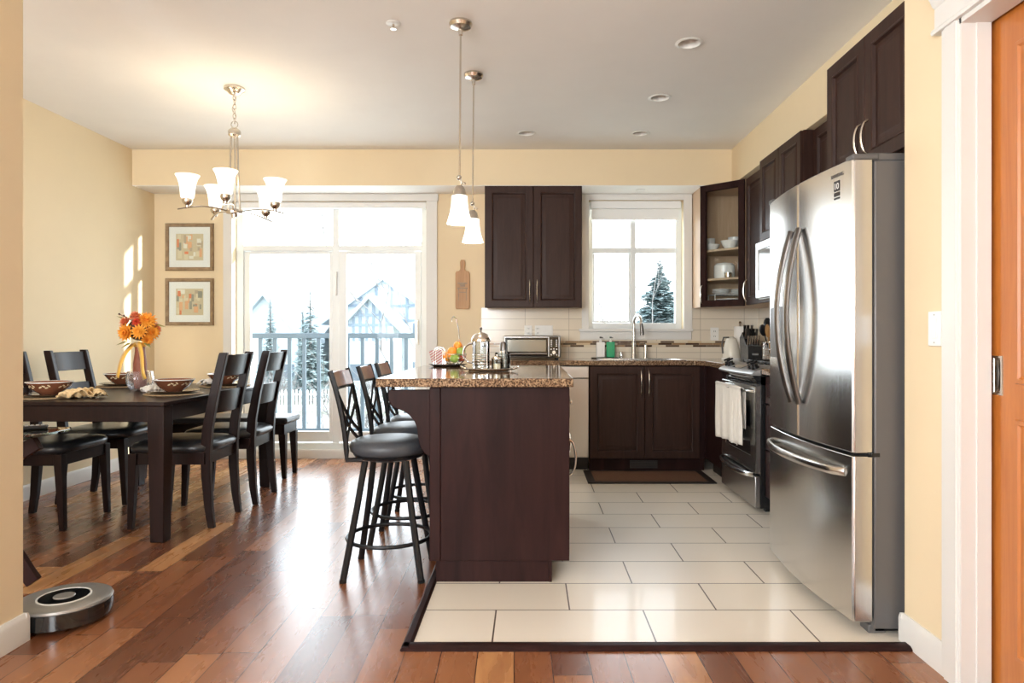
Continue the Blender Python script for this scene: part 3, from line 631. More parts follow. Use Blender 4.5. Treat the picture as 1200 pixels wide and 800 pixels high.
dsp = MB(); dsp.loft([[(fx(y)-.003, y, z) for y in (3.20, 3.27, 3.34, 3.405)]+[(fx(y)+.01, y, z) for y in (3.405, 3.20)] for z in (1.262, 1.40)]); dsp.build('dispenser_panel', 'chrome', dF)
def doorT(yc, z): # text frame on the curved door
    d = (fx(yc+.02)-fx(yc-.02))/.04; u = Vector((-d, -1, 0)).normalized(); v = Vector((0, 0, 1)); w_ = u.cross(v)
    return Matrix(((u.x, v.x, w_.x, fx(yc)+w_.x*.0012), (u.y, v.y, w_.y, yc+w_.y*.0012), (0, 1, 0, z), (0, 0, 0, 1)))
cap_text('lettering', 'SAMSUNG', .019, doorT(2.650, 1.738), 'darksteel', dN)
T = doorT(2.652, 1.683); MB(T).box(-.019, .019, 0, .040, -.001, .0006).build('badge', 'kick', dN)
cap_text('badge_number', '10', .034, doorT(2.652, 1.691) @ Matrix.Translation((0, 0, .0008)), 'white', dN)
b = MB(doorT(2.652, 1.652)); b.box(-.019, .019, .012, .027, -.001, .0006).box(-.019, .019, 0, .007, -.001, .0006); b.build('badge_caption', 'kick', dN)

# ================================================================ ISLAND
t = thing('kitchen_island', 'espresso kitchen island cabinet with a scalloped corbel under its granite top', 'kitchen island', (-.14, 3.75, 0))
IX0, IX1, IY0, IY1 = -.455, .162, 3.10, 4.40
MB().box(IX0+.02, IX1-.002, IY0+.015, IY1-.015, .10, .892).build('cabinet_body', 'cherry', t)
MB().box(IX0+.05, .183-.004, IY0-.004, IY0+.014, .102, .89).build('end_panel', 'cherry', t, bev=.002)
MB().box(IX0, IX0+.05, IY0-.010, IY0+.03, .102, .89).box(IX0-.001, IX0+.012, IY0+.03, IY1, .102, .89).build('corner_post', 'cherry', t, bev=.004)
MB().box(-.428, .085, IY0+.012, IY1-.02, .002, .101).box(.085, .10, IY0+.008, IY0+.03, .002, .101).build('toe_kick', 'cherry', t, bev=.001)
cz = lambda px, py: ((px-621)/258.5, 1.12+(394-py)/258.5)
cor = [cz(*p) for p in ((504.5, 457), (455.5, 457), (454.5, 463), (455.5, 470), (459, 476), (465, 479), (472, 481.5), (479, 486), (485, 493), (488.5, 501), (489.5, 510), (490.5, 518), (493, 525), (497, 531), (504.5, 536))]
for y in (IY0+.0, 4.33):
    MB().prism(cor, y, y+.038, 'y').build('corbel', 'cherry', t, bev=.003)
# right side: doors and drawers facing the aisle
w = (IY1-IY0-.04)/3
for k in range(3):
    ya = IY0+.02+k*w
    cab_door(FXP(ya, .115, IX1-.002), w-.006, .575, t, m='cherry', handle=(.04, .36, True), hl=.17); 
    d = cab_door(FXP(ya, .70, IX1-.002), w-.006, .185, t, m='cherry', name='drawer')
    MB(FXP(ya, .70, IX1-.002)).tube([(w/2, .10, .02), (w/2, .10, .035), (w/2, .10, .037), (w/2, .10, .045)], [.006, .006, .014, .012], 10).build('knob', 'nickel', d)
MB().box(-.69, .195, 3.05, 4.44, .893, .932).build('island_countertop', 'granite', origin=(-.25, 3.75, .892), bev=.004, label='thick brown granite slab with polished top covering the kitchen island', cat='countertop')

# ================================================================ BAR STOOLS
def make_stool():
    t = thing('bar_stool', '', 'bar stool', (0, 0, 0), group='bar stools along the island')
    MB().lathe([(.0, .565), (.165, .565), (.183, .58), (.188, .60), (.180, .622), (.15, .636), (.08, .643), (0, .645)], n=36).build('seat', 'vinyl', t, ang=60)
    MB().lathe([(0, .535), (.11, .535), (.16, .55), (.17, .564), (0, .5645)], n=28).build('seat_base', 'blackmetal', t)
    for sx_ in (-1, 1):
        for sy_ in (-1, 1):
            b = MB(); b.tube([(sx_*.095, sy_*.095, .54), (sx_*.125, sy_*.125, .33), (sx_*.178, sy_*.170, .004)], .0155, 8); lg = b.build('leg', 'blackmetal', t)
            MB().tube([(sx_*.178, sy_*.170, .001), (sx_*.177, sy_*.169, .016)], .017, 8).build('foot_cap', 'black', lg)
    MB().tube([(.197*math.cos(a), .197*math.sin(a), .168) for a in [2*PI*k/40 for k in range(40)]], .0095, 8, closed=True).build('footrest', 'blackmetal', t)
    def pp(s, z):  # back post curve
        q = (z-.55)/.41; return (-.168-.012*q-.062*q*q, s*(.135+.012*q), z)
    for s_ in (-1, 1):
        b = MB(); b.tube([(-.10, s_*.12, .552)]+[pp(s_, .552+.41*k/10) for k in range(11)], .012, 6, flat=(1, 1.1)); b.build('back_post', 'blackmetal', t)
    b = MB(); rings = []
    for k in range(9):
        q = k/8; y = -.138+.276*q; bow = -.018*math.sin(PI*q); x0 = pp(1, .955)[0]; x1 = pp(1, .885)[0]
        rings.append([(x0+bow-.006, y, .955), (x0+bow+.008, y, .955), (x1+bow+.010, y, .885), (x1+bow-.006, y, .885)])
    b.loft(rings).build('top_rail', 'stoolwood', t, bev=.002)
    def bow_(y, z): q = (y+.14)/.28; return (pp(1, z)[0]-.014*math.sin(PI*max(0, min(1, q))), y, z)
    b = MB()
    for (y0_, z0_, y1_, z1_) in ((-.14, .875, .138, .645), (.14, .875, -.138, .645), (-.14, .80, .137, .60), (.14, .80, -.137, .60)):
        n = 10; b.tube([bow_(y0_+(y1_-y0_)*k/n+.0, z0_+(z1_-z0_)*k/n-.012*math.sin(PI*k/n)) for k in range(n+1)], .0085, 4, flat=(1, .8))
    b.tube([bow_(-.14+.28*k/8, .878) for k in range(9)], .008, 4)
    b.build('back_lattice', 'blackmetal', t)
    return t
st = make_stool(); st.location = (-.672, 3.27, 0); st['label'] = 'bar stool with cross back closest to the camera at the island'
dup(st, (-.672, 3.765, 0), .03, 'bar stool between the front and rear stools of the island row')
dup(st, (-.672, 4.20, 0), 0, 'bar stool at the far end of the island, nearest the patio door')

# ================================================================ DINING FURNITURE
def make_chair():     # faces +x, rear legs at x=-.225, front legs at x=.225
    t = thing('dining_chair', '', 'chair', (0, 0, 0), group='dining chairs around the table')
    n = 24; pr = [(.445, .0), (.452, .010), (.475, .014), (.492, .002), (.503, -.03), (.508, -.09)]
    def sup(a, r, k=5):
        c_, s_ = math.cos(a), math.sin(a); d = (abs(c_)**k+abs(s_)**k)**(-1/k); x = c_*d*(.232+r); y = s_*d*(.228+r)*(1+.06*(c_*d)); return x, y
    rings = [[(sup(2*PI*i/32, r)[0]+.005, sup(2*PI*i/32, r)[1], z) for i in range(32)] for z, r in pr]
    MB().loft(rings).build('seat_cushion', 'leather', t, ang=60)
    b = MB().box(-.205, .215, -.215, -.193, .375, .446).box(-.205, .215, .193, .215, .375, .446).box(.20, .222, -.215, .215, .375, .446).box(-.215, -.19, -.18, .18, .375, .446)
    b.build('seat_frame', 'chairwood', t, bev=.002)
    for s_ in (-1, 1):
        y = s_*.205; a, c_ = .024, .015
        b = MB(); b.hexa([(.225-c_, y-c_, 0.002), (.225+c_, y-c_, 0.002), (.225+c_, y+c_, 0.002), (.225-c_, y+c_, 0.002)], [(.205-a, y-a, .44), (.205+a, y-a, .44), (.205+a, y+a, .44), (.205-a, y+a, .44)])
        b.build('leg', 'chairwood', t, bev=.002)
        y = s_*.182; rings = []
        for z, x, d, w_ in ((.002, -.235, .018, .016), (.12, -.218, .022, .017), (.30, -.205, .026, .018), (.45, -.203, .028, .018), (.58, -.212, .028, .018), (.75, -.243, .026, .017), (.90, -.277, .025, .016), (1.01, -.302, .024, .015), (1.025, -.306, .022, .014)):
            rings.append([(x-d, y-w_, z), (x+d, y-w_, z), (x+d, y+w_, z), (x-d, y+w_, z)])
        MB().loft(rings).build('back_leg', 'chairwood', t, bev=.003, ang=50)
    def rail(z0, z1, xa, xb):
        b = MB(); rings = []
        for k in range(11):
            q = k/10; y = -.178+.356*q; bow = -.022*math.sin(PI*q)
            rings.append([(xa+bow-.008, y, z0), (xa+bow+.008, y, z0), (xb+bow+.008, y, z1), (xb+bow-.008, y, z1)])
        b.loft(rings).build('back_rail', 'chairwood', t, bev=.002, ang=50)
    rail(.885, 1.012, -.272, -.300); rail(.665, .80, -.226, -.252)
    return t
ch = make_chair(); ch.location = (-2.915, 4.14, 0); ch['label'] = 'dining chair at the near left of the table, partly cut off by the wall'
dup(ch, (-2.915, 4.745, 0), 0, 'dining chair with its back to the white left wall, beyond the nearer one')
dup(ch, (-2.095, 4.175, 0), PI, 'dining chair on the right side of the table closest to the camera')
dup(ch, (-2.065, 4.72, 0), PI+.03, 'dining chair on the right side of the table next to the bench')
# table
t = thing('dining_table', 'dark espresso rectangular dining table set with bowls and a bouquet', 'table', (0, 0, 0))
TW, TL = 1.08, 1.47
MB().box(-TW/2, TW/2, -TL/2, TL/2, .742, .765).build('tabletop', 'chairwood', t, bev=.004)
b = MB().box(-TW/2+.03, TW/2-.03, -TL/2+.012, -TL/2+.034, .655, .741).box(-TW/2+.03, TW/2-.03, TL/2-.034, TL/2-.012, .655, .741).box(-TW/2+.012, -TW/2+.034, -TL/2+.03, TL/2-.03, .655, .741).box(TW/2-.034, TW/2-.012, -TL/2+.03, TL/2-.03, .655, .741)
b.build('apron', 'chairwood', t, bev=.002)
for sx_ in (-1, 1):
    for sy_ in (-1, 1):
        x = sx_*(TW/2-.052); y = sy_*(TL/2-.052); a, c_ = .047, .037
        MB().hexa([(x-c_+sx_*.006, y-c_+sy_*.006, .002), (x+c_+sx_*.006, y-c_+sy_*.006, .002), (x+c_+sx_*.006, y+c_+sy_*.006, .002), (x-c_+sx_*.006, y+c_+sy_*.006, .002)], [(x-a, y-a, .741), (x+a, y-a, .741), (x+a, y+a, .741), (x-a, y+a, .741)]).build('leg', 'chairwood', t, bev=.003)
t.location = (-2.49, 4.44, 0); t.rotation_euler = (0, 0, math.radians(-2))
# bench
t = thing('dining_bench', 'long padded dining bench at the far end of the table by the patio door', 'bench', (-2.5, 5.49, 0))
MB().box(-3.07, -1.90, 5.33, 5.66, .43, .485).build('seat_cushion', 'leather', t, bev=.02, seg=4)
MB().box(-3.05, -1.925, 5.35, 5.64, .35, .429).build('seat_frame', 'chairwood', t, bev=.003)
for x, dx in ((-3.03, -.012), (-1.945, .012)):
    for y in (5.375, 5.615):
        MB().hexa([(x-.016+dx, y-.016, .002), (x+.016+dx, y-.016, .002), (x+.016+dx, y+.016, .002), (x-.016+dx, y+.016, .002)], [(x-.027, y-.027, .35), (x+.027, y-.027, .35), (x+.027, y+.027, .35), (x-.027, y+.027, .35)]).build('leg', 'chairwood', t, bev=.002)
# glass side table with curved legs
t = thing('side_table', 'glass-topped table with curved crossing legs at the left edge', 'table', (-2.5, 2.93, 0))
MB().prism([(-2.95, 2.72), (-2.20, 2.66), (-2.105, 2.70), (-2.095, 3.10), (-2.13, 3.17), (-2.95, 3.17)], .688, .70).build('glass_top', 'tableglass', t, bev=.003)
for y in (3.00,):
    for s_ in (1, -1):
        pts = []
        for k in range(13):
            q = k/12; z = .02+.64*q; x = -2.53+s_*(.33-.72*(q)+.11*math.sin(PI*q*1.0)*(1) ); pts.append((x, y+.03*s_, z))
        pts[0] = (pts[0][0], pts[0][1], .03)
        MB().tube(pts, .034, 4, flat=(1.3, .6)).build('leg', 'cherry', t, bev=.003)
for y in (2.79, 3.09): pass
MB().box(-2.80, -2.24, 2.93, 3.07, .662, .686).build('top_support', 'cherry', t, bev=.003)
MB().box(-2.70, -2.30, 2.985, 3.015, .17, .21).build('stretcher', 'cherry', t, bev=.003)
t = thing('remote_control', 'black remote control lying on the glass side table', 'remote control', (-2.27, 3.06, .7005))
b = MB(Matrix.Rotation(.55, 4, 'Z')); b.box(-.09, .09, -.024, .024, 0, .018); r_ = b.build('casing', 'black', None, bev=.006); r_.parent = t
b = MB(Matrix.Rotation(.55, 4, 'Z'))
for i in range(8):
    for j in range(3): b.box(-.075+.02*i, -.064+.02*i, -.016+.012*j, -.008+.012*j, .018, .0205)
r_ = b.build('button_pad', 'silver', None); r_.parent = t
# robot vacuum
t = thing('robot_vacuum', 'round silver and black robot vacuum on the floor by the wall end', 'robot vacuum', (-1.845, 2.705, 0))
c = (-1.845, 2.705, 0); b = MB(); b.lathe([(.14, .008), (.160, .014), (.168, .03), (.168, .066), (.165, .072), (0, .072)], c, 48).build('vacuum_body', 'black', t)
MB().lathe([(.10, .0725), (.1655, .0725), (.168, .078), (.164, .086), (.155, .0895), (.10, .091), (.09, .091)], c, 48).build('top_cover', 'silver', t)
MB().lathe([(0, .0905), (.088, .0905), (.086, .0925), (0, .0925)], c, 36).build('control_disc', 'blackglass', t)
MB().lathe([(.088, .0906), (.094, .0906), (.094, .0935), (.088, .0935), (.088, .0906)], c, 36).build('trim_ring', 'white', t)
MB().lathe([(0, .0927), (.038, .0927), (.036, .0955), (0, .0965)], c, 28).build('power_button', 'silver', t)
b = MB(); pts = [(c[0]+.1705*math.cos(a), c[1]+.1705*math.sin(a)) for a in [-.1-2.9*k/24 for k in range(25)]]; pi_ = [(c[0]+.160*math.cos(a), c[1]+.160*math.sin(a)) for a in [-.1-2.9*k/24 for k in range(25)]]
b.prism(pts+pi_[::-1], .018, .075).build('bumper', 'blackglass', t)
b = MB()
for sx_ in (-1, 1): b.tube([(c[0]+sx_*.10-.012, c[1], .031), (c[0]+sx_*.10+.012, c[1], .031)], .03, 16)
b.build('wheel', 'black', t)

# table setting -------------------------------------------------
TZ = .7655
def mk_bowl():
    t = thing('bowl', '', 'bowl', group='brown bowls on the dining table')
    MB().lathe([(0, .004), (.045, .0), (.05, .004), (.062, .012), (.092, .038), (.112, .066), (.116, .070), (.1185, .071), (.1165, .0745), (.111, .073), (.088, .042), (.055, .014), (0, .010)], n=36).build('bowl_wall', 'brownglaze', t, ang=60)
    MB().lathe([(.1165, .0715), (.1195, .0715), (.1195, .0755), (.1165, .0755), (.1165, .0715)], n=36).build('rim', 'white', t)
    for a in (-2.0, -1.25, -.3, .8, 2.4):
        b = MB()
        for dx, dz, rr in ((-.15, 0, .5), (.02, .006, -.4), (.15, -.003, .3), (.26, .008, -.7)):
            L_ = []
            for k in range(8):
                e = 2*PI*k/8; pu = .010*math.cos(e); pv = .0045*math.sin(e); u_ = pu*math.cos(rr)-pv*math.sin(rr); v_ = pu*math.sin(rr)+pv*math.cos(rr)
                z = .047+dz+v_; r = .0995+(z-.045)*.74+.002; aa = a+dx+u_/r; L_.append((r*math.cos(aa), r*math.sin(aa), z))
            b.add(L_, [tuple(range(8))])
        b.build('leaf_motif', 'creamglaze', t)
    return t
M['brownglaze'] = noisy('brown glazed stoneware', [(.3, (.17, .060, .030)), (.7, (.25, .095, .05))], 9, .18, coat=.4)
M['darkglaze'] = noisy('dark brown glazed plate', [(.3, (.05, .025, .018)), (.7, (.09, .045, .03))], 9, .15, coat=.4)
M['creamglaze'] = mat('cream glaze motif', (.82, .66, .42), .3)
settings = [((-2.80, 3.98), 'near left'), ((-2.90, 4.86), 'far left'), ((-2.19, 4.20), 'near right'), ((-2.17, 4.86), 'far right')]
bl = {'near left': ('brown leaf-patterned bowl at the near left setting beside the gold napkin', 'dark plate under the bowl beside the gold napkin, near left', 'round woven placemat at the near left corner of the table'),
 'far left': ('brown bowl behind and left of the glass vase', 'dark plate under the bowl left of the vase', 'round placemat at the far left setting behind the vase'),
 'near right': ('brown bowl on the near right corner, right of the vase', 'dark plate under the near right bowl', 'tan placemat at the near right corner of the table'),
 'far right': ('brown bowl seen through the back of the nearest right chair', 'dark plate at the far right setting', 'placemat at the far right setting nearest the patio door')}
bowl0 = mk_bowl()
plate0 = MB().lathe([(0, .002), (.085, 0), (.09, .003), (.14, .014), (.145, .018), (.141, .019), (.09, .009), (0, .008)], n=40).build('plate', 'darkglaze', ang=60, cat='plate', group='dark plates on the dining table')
mat0 = MB().lathe([(0, 0), (.165, 0), (.168, .003), (.165, .006), (0, .006)], n=40).build('placemat', 'matfabric', cat='placemat', group='placemats on the dining table')
for k, ((x, y), key) in enumerate(settings):
    B_, P_, Q_ = (bowl0, plate0, mat0) if k == 0 else (copy_tree(bowl0), copy_tree(plate0), copy_tree(mat0))
    B_.location = (x, y, TZ+.0165); P_.location = (x, y, TZ+.0065); Q_.location = (x, y, TZ)
    B_.rotation_euler = (0, 0, k*.4); B_['label'], P_['label'], Q_['label'] = bl[key]
def napkin(x, y, m, label, s=1.0, seed=1, rz=0):
    rnd = random.Random(seed); b = MB()
    nu, nv = 46, 12
    for strip in range(3):
        ph = rnd.random()*6; g = []
        for i in range(nu+1):
            q = i/nu; row = []
            for j in range(nv+1):
                w = j/nv-.5; X = (q-.5)*.22*s; Y = w*.11*s*(.35+1.1*abs(q-.42)**.7)+.018*math.sin(q*7+ph)
                Z = .012+.020*(1+math.sin(q*13+ph+w*6))*(.5+.6*math.sin(PI*q))*s+.006*math.sin(w*22+ph+q*5)
                a = strip*.75-.6; row.append((X*math.cos(a)-Y*math.sin(a), X*math.sin(a)+Y*math.cos(a), max(Z, .003)))
            g.append(row)
        n = nv+1; b.add([p for r in g for p in r], [(i*n+j, i*n+j+1, (i+1)*n+j+1, (i+1)*n+j) for i in range(nu) for j in range(nv)])
    t = thing('cloth_napkin', label, 'napkin', (0, 0, 0), group='napkins on the dining table')
    o = b.build('cloth', m, t, ang=80); md_ = o.modifiers.new('thick', 'SOLIDIFY'); md_.thickness = .002
    MB().tube([(0, .02*math.cos(a), .026+.02*math.sin(a)) for a in [2*PI*k/20 for k in range(20)]], .005, 8, closed=True).build('napkin_ring', 'nickel', t)
    t.location = (x, y, TZ+.001); t.rotation_euler = (0, 0, rz); return t
napkin(-2.575, 3.93, 'gold', 'crumpled gold cloth napkin beside the near left bowl', 1.0, 3, .3)
napkin(-2.36, 4.33, 'towel', 'white napkin in a ring between the vase and the near right bowl', .85, 5, 1.0)
napkin(-2.30, 4.97, 'towel', 'white napkin by the far right place setting', .85, 8, 2.2)
# vase + bouquet
VX, VY = -2.57, 4.50
b = MB(); prof = [(0, .004), (.05, 0), (.058, .006), (.078, .04), (.083, .07), (.078, .10), (.073, .125)]; n = 64; rings = []
for r, z in prof+[(r-.004, z+.0005) for r, z in prof[::-1][:-1]]+[(0, .01)]:
    rings.append([(VX+(r+(.0022*math.cos(16*2*PI*i/n) if r > .06 else 0))*math.cos(2*PI*i/n), VY+(r+(.0022*math.cos(16*2*PI*i/n) if r > .06 else 0))*math.sin(2*PI*i/n), TZ+z) for i in range(n)])
M['vaseglass'] = mat('ribbed glass', (.97, .97, 1), .05, trans=.95); M['vaseglass'].node_tree.nodes['Principled BSDF'].inputs['IOR'].default_value = 1.35
b.loft(rings).build('glass_vase', 'vaseglass', origin=(VX, VY, TZ), label='clear ribbed glass vase holding the orange bouquet', cat='vase', ang=60)
t = thing('flower_bouquet', 'bouquet of orange dahlias with gold ribbon standing in the glass vase', 'bouquet', (VX, VY, TZ+.012))
MB().lathe([(0, .0125), (.036, .013), (.042, .10), (.040, .18), (.030, .26), (.030, .30), (0, .31)], (VX, VY, TZ), 18).build('stem_wrap', 'wrap', t)
rnd = random.Random(4)
def flower(c, ax, R, m, layers=4, npet=14, name='flower'):
    ax = Vector(ax).normalized(); a = ax.orthogonal().normalized(); c2 = ax.cross(a); b = MB()
    for L_ in range(layers):
        tilt = .15+L_*.32; ln = R*(1-.17*L_)
        for k in range(npet):
            ph = 2*PI*(k+L_*.5+rnd.uniform(-.15, .15))/npet; d = a*math.cos(ph)+c2*math.sin(ph); s_ = ax.cross(d)
            dirn = (d*math.cos(tilt)+ax*math.sin(tilt)); w_ = R*.17; base = Vector(c)+ax*(.005*L_)
            b.add([base, base+dirn*ln*.5+s_*w_, base+dirn*ln*.5+ax*.004, base+dirn*ln*.5-s_*w_, base+dirn*ln+ax*R*.1*rnd.random()], [(0, 1, 2), (0, 2, 3), (1, 4, 2), (2, 4, 3)])
    b.sphere(Vector(c)+ax*R*.3, R*.25, 8, 5)
    return b.build(name, m, t, ang=60)
fz = TZ+.40
for (dx, dy, dz, ax, R, m) in ((.06, -.03, .055, (.4, -.7, .5), .068, 'petal'), (-.045, -.07, -.02, (-.3, -1, .0), .066, 'petal'), (.045, -.085, -.015, (.2, -1, .1), .055, 'petal'), (-.06, -.04, .04, (-.6, -.6, .5), .060, 'petal2'), (.0, -.05, .075, (0, -.4, 1), .055, 'petal2'),
    (.085, -.02, -.02, (1, -.5, .1), .060, 'petal'), (-.09, 0, -.03, (-1, -.3, 0), .055, 'petal'), (.02, -.07, .045, (.1, -.9, .5), .035, 'red'), (.0, .05, .05, (0, .6, .7), .065, 'petal'), (.05, .06, 0, (.5, .9, .2), .065, 'petal2'), (-.06, .06, 0, (-.5, .9, .2), .06, 'petal'), (.075, -.05, -.065, (.7, -.8, -.4), .045, 'petal')):
    flower((VX+dx, VY+dy, fz+dz), ax, R, m)
MB().sphere((VX, VY, fz), .075, 14, 8, 1).build('foliage', 'darkleaf', t)
def leaf(b, c, d, ln, w_):
    d = Vector(d).normalized(); s_ = d.cross(Vector((0, 0, 1))).normalized(); c = Vector(c); up = Vector((0, 0, .01))
    b.add([c, c+d*ln*.35+s_*w_, c+d*ln*.4+up, c+d*ln*.35-s_*w_, c+d*ln], [(0, 1, 2), (0, 2, 3), (1, 4, 2), (2, 4, 3)])
for (dx, dy, dz, d) in ((-.05, -.05, -.08, (-1, -.3, -.35)), (-.05, -.03, -.06, (-1, 0, .1)), (.06, -.05, -.08, (.7, -.4, -.5)), (-.02, -.07, -.085, (-.4, -.8, -.5)), (-.08, 0, .06, (-1, -.2, .4)), (.1, 0, .03, (1, 0, -.2))):
    b = MB(); leaf(b, (VX+dx, VY+dy, fz+dz), d, .075, .02); b.build('leaf', 'leaf', t)
b = MB()
for k in range(5): a = -2.6+k*.5; b.tube([(VX-.02, VY-.03, fz+.05), (VX+.09*math.cos(a)-.03, VY-.05, fz+.10-.01*k)], .002, 5).sphere((VX+.09*math.cos(a)-.03, VY-.05, fz+.10-.01*k), .007, 6, 4)
b.build('seed_sprig', 'darkleaf', t)
def ribbon(side, ln):
    b = MB(); pts = []; wd = .017; n = 14; vs = []
    for k in range(n+1):
        q = k/n; x = side*(.012+.085*q**.8+.008*math.sin(q*5)); y = -.045-.055*math.sin(q*PI*.6); z = .315-(ln)*q
        vs += [(VX+x-wd*(1-.2*q), VY+y, TZ+z-.004), (VX+x+wd*(1-.2*q), VY+y-.01, TZ+z+.010*side)]
    b.add(vs, [(2*k, 2*k+1, 2*k+3, 2*k+2) for k in range(n)]); o = b.build('ribbon', 'ribbon', t, ang=80); q = o.modifiers.new('thick', 'SOLIDIFY'); q.thickness = .0015
ribbon(-1, .22); ribbon(1, .24)
MB().tube([(VX+.034*math.cos(a), VY+.034*math.sin(a), TZ+.30) for a in [2*PI*k/20 for k in range(20)]], .012, 8, closed=True, flat=(1.3, .6)).build('ribbon_knot', 'ribbon', t)

# ================================================================ LIGHTS
def point(loc, e, r, parent, col=(1, .82, .6)):
    d = bpy.data.lights.new('bulb_light', 'POINT'); d.energy = e; d.shadow_soft_size = r; d.color = col
    o = bpy.data.objects.new('bulb_light', d); COL.objects.link(o); o.parent = parent; o.location = Vector(loc)-wloc(parent); return o
CX, CY = -1.926, 4.45
t = thing('chandelier', 'five-arm brushed nickel chandelier with lit white bell shades', 'chandelier', (CX, CY, 2.739))
MB().lathe([(0, 2.738), (.066, 2.738), (.066, 2.725), (.045, 2.712), (.035, 2.70), (.014, 2.692), (0, 2.69)], (CX, CY, 0), 28).build('canopy', 'nickel', t)
b = MB()
for k in range(6):
    zc = 2.675-.030*k; a = (k % 2)*PI/2
    b.tube([(CX+.010*math.cos(p)*math.cos(a), CY+.010*math.cos(p)*math.sin(a), zc+.02*math.sin(p)) for p in [2*PI*i/12 for i in range(12)]], .0028, 6, closed=True)
b.tube([(CX+.012*math.sin(z*55), CY-.008, z) for z in [2.69-.018*k for k in range(10)]], .0025, 6)
b.build('chain', 'nickel', t)
MB().tube([(CX+.022*math.cos(p), CY, 2.50+.022*math.sin(p)) for p in [2*PI*i/20 for i in range(20)]], .003, 6, closed=True).build('ring', 'nickel', t)
MB().lathe([(0, 2.478), (.02, 2.475), (.036, 2.462), (.04, 2.452), (.038, 2.43), (.028, 2.42), (0, 2.418)], (CX, CY, 0), 24).build('top_hub', 'nickel', t)
for k in range(3):
    a = PI/2+k*2*PI/3+.3; MB().tube([(CX+.022*math.cos(a), CY+.022*math.sin(a), 2.43), (CX+.028*math.cos(a), CY+.028*math.sin(a), 2.2), (CX+.042*math.cos(a), CY+.042*math.sin(a), 1.93)], .006, 8).build('stem', 'nickel', t)
MB().lathe([(0, 1.945), (.05, 1.942), (.052, 1.93), (.05, 1.92), (.02, 1.915), (.018, 1.895), (0, 1.89)], (CX, CY, 0), 24).build('bottom_hub', 'nickel', t)
SHP = [(.030, 0), (.040, .012), (.043, .05), (.047, .085), (.058, .125), (.072, .150), (.069, .150), (.055, .125), (.044, .085), (.040, .05), (.036, .014), (.026, .004)]
for k in range(5):
    a = math.radians(-77+72*k); ca, sa = math.cos(a), math.sin(a); R = .275
    pts = [(CX+ca*.03, CY+sa*.03, 1.93)]+[(CX+ca*(.03+.30*q)-sa*.02*math.sin(PI*q), CY+sa*(.03+.30*q)+ca*.02*math.sin(PI*q), 1.93+.022*math.sin(PI*q)-.012*q) for q in [i/10 for i in range(1, 11)]]
    ar = MB(); ar.tube(pts, .007, 8, flat=(.7, 1.3)); ar = ar.build('arm', 'nickel', t)
    c = (CX+ca*R, CY+sa*R, 1.945)
    MB().lathe([(0, -.015), (.01, -.015), (.012, .0), (.026, .012), (.032, .028), (.030, .045), (0, .046)], c, 20).build('socket_cup', 'nickel', ar)
    MB().lathe(SHP, (c[0], c[1], c[2]+.042), 28).build('lamp_shade', 'shade', ar, ang=60)
    MB().lathe([(0, .045), (.010, .05), (.012, .07), (.022, .09), (.024, .105), (.015, .122), (0, .126)], c, 16).build('bulb', 'bulb', ar)
    point((c[0], c[1], c[2]+.215), .6, .03, ar)
def pendant(x, y, label):
    t = thing('pendant_lamp', label, 'pendant lamp', (x, y, 2.739), group='pendant lamps above the island')
    MB().lathe([(0, 2.738), (.058, 2.738), (.060, 2.728), (.052, 2.712), (.030, 2.703), (.012, 2.70), (.010, 2.672), (0, 2.672)], (x, y, 0), 28).build('canopy', 'nickel', t)
    MB().tube([(x, y, 2.70), (x-.006, y, 1.945)], .0048, 8).build('rod', 'nickel', t)
    b = MB(); b.sphere((x-.008, y, 1.938), .014, 10, 6); b.tube([(x-.012, y, 1.94), (x+.006, y-.006, 1.915), (x-.004, y, 1.893)], .006, 8); b.tube([(x-.004, y, 1.91), (x+.02, y, 1.908)], .004, 6).sphere((x+.02, y, 1.908), .007, 8, 5)
    b.build('swivel', 'nickel', t)
    MB().lathe([(0, 1.898), (.016, 1.896), (.028, 1.88), (.034, 1.855), (.036, 1.845), (0, 1.844)], (x-.006, y, 0), 24).build('lamp_cap', 'nickel', t)
    MB().lathe([(.034, 1.846), (.041, 1.842), (.043, 1.80), (.050, 1.755), (.062, 1.715), (.067, 1.700), (.064, 1.700), (.059, 1.716), (.047, 1.756), (.039, 1.80), (.037, 1.838), (.030, 1.844)], (x-.006, y, 0), 32).build('lamp_shade', 'shade', t, ang=60)
    MB().sphere((x-.006, y, 1.77), .022, 12, 8, 1.3).build('bulb', 'bulb', t)
    point((x-.006, y, 1.69), 2.5, .03, t)
pendant(-.357, 3.52, 'pendant lamp hanging nearest the camera, its white bell shade higher up')
pendant(-.347, 4.21, 'pendant lamp behind the front one, beside the wall cabinet')
for (x, y), lb in zip(DL, ('largest recessed ceiling light, closest to the camera on the right', 'second recessed ceiling light, before the two small ones at the back', 'small recessed ceiling light at the back, above the wall cabinet', 'small recessed ceiling light at the back right, above the window')):
    t = thing('recessed_light', lb, 'ceiling light', (x, y, CZ), group='recessed ceiling lights')
    MB().lathe([(.064, CZ-.0005), (.074, CZ-.001), (.077, CZ-.004), (.072, CZ-.007), (.060, CZ-.006), (.057, CZ+.002), (.060, CZ+.001), (.064, CZ-.0005)], (x, y, 0), 36).build('trim_ring', 'plastic', t, ang=60)
    MB().lathe([(.060, CZ), (.052, CZ+.03), (.048, CZ+.06), (.0, CZ+.06), (0, CZ+.07), (.062, CZ+.07), (.062, CZ), (.060, CZ)], (x, y, 0), 32).build('baffle', 'puck', t, ang=60)
    MB().lathe([(0, CZ+.035), (.03, CZ+.038), (.040, CZ+.045), (.040, CZ+.059), (0, CZ+.059)], (x, y, 0), 24).build('bulb_face', 'plastic', t, ang=60)
t = thing('sprinkler_head', 'small ceiling fire sprinkler left of the pendant lamps', 'sprinkler', (-.706, 3.53, CZ))
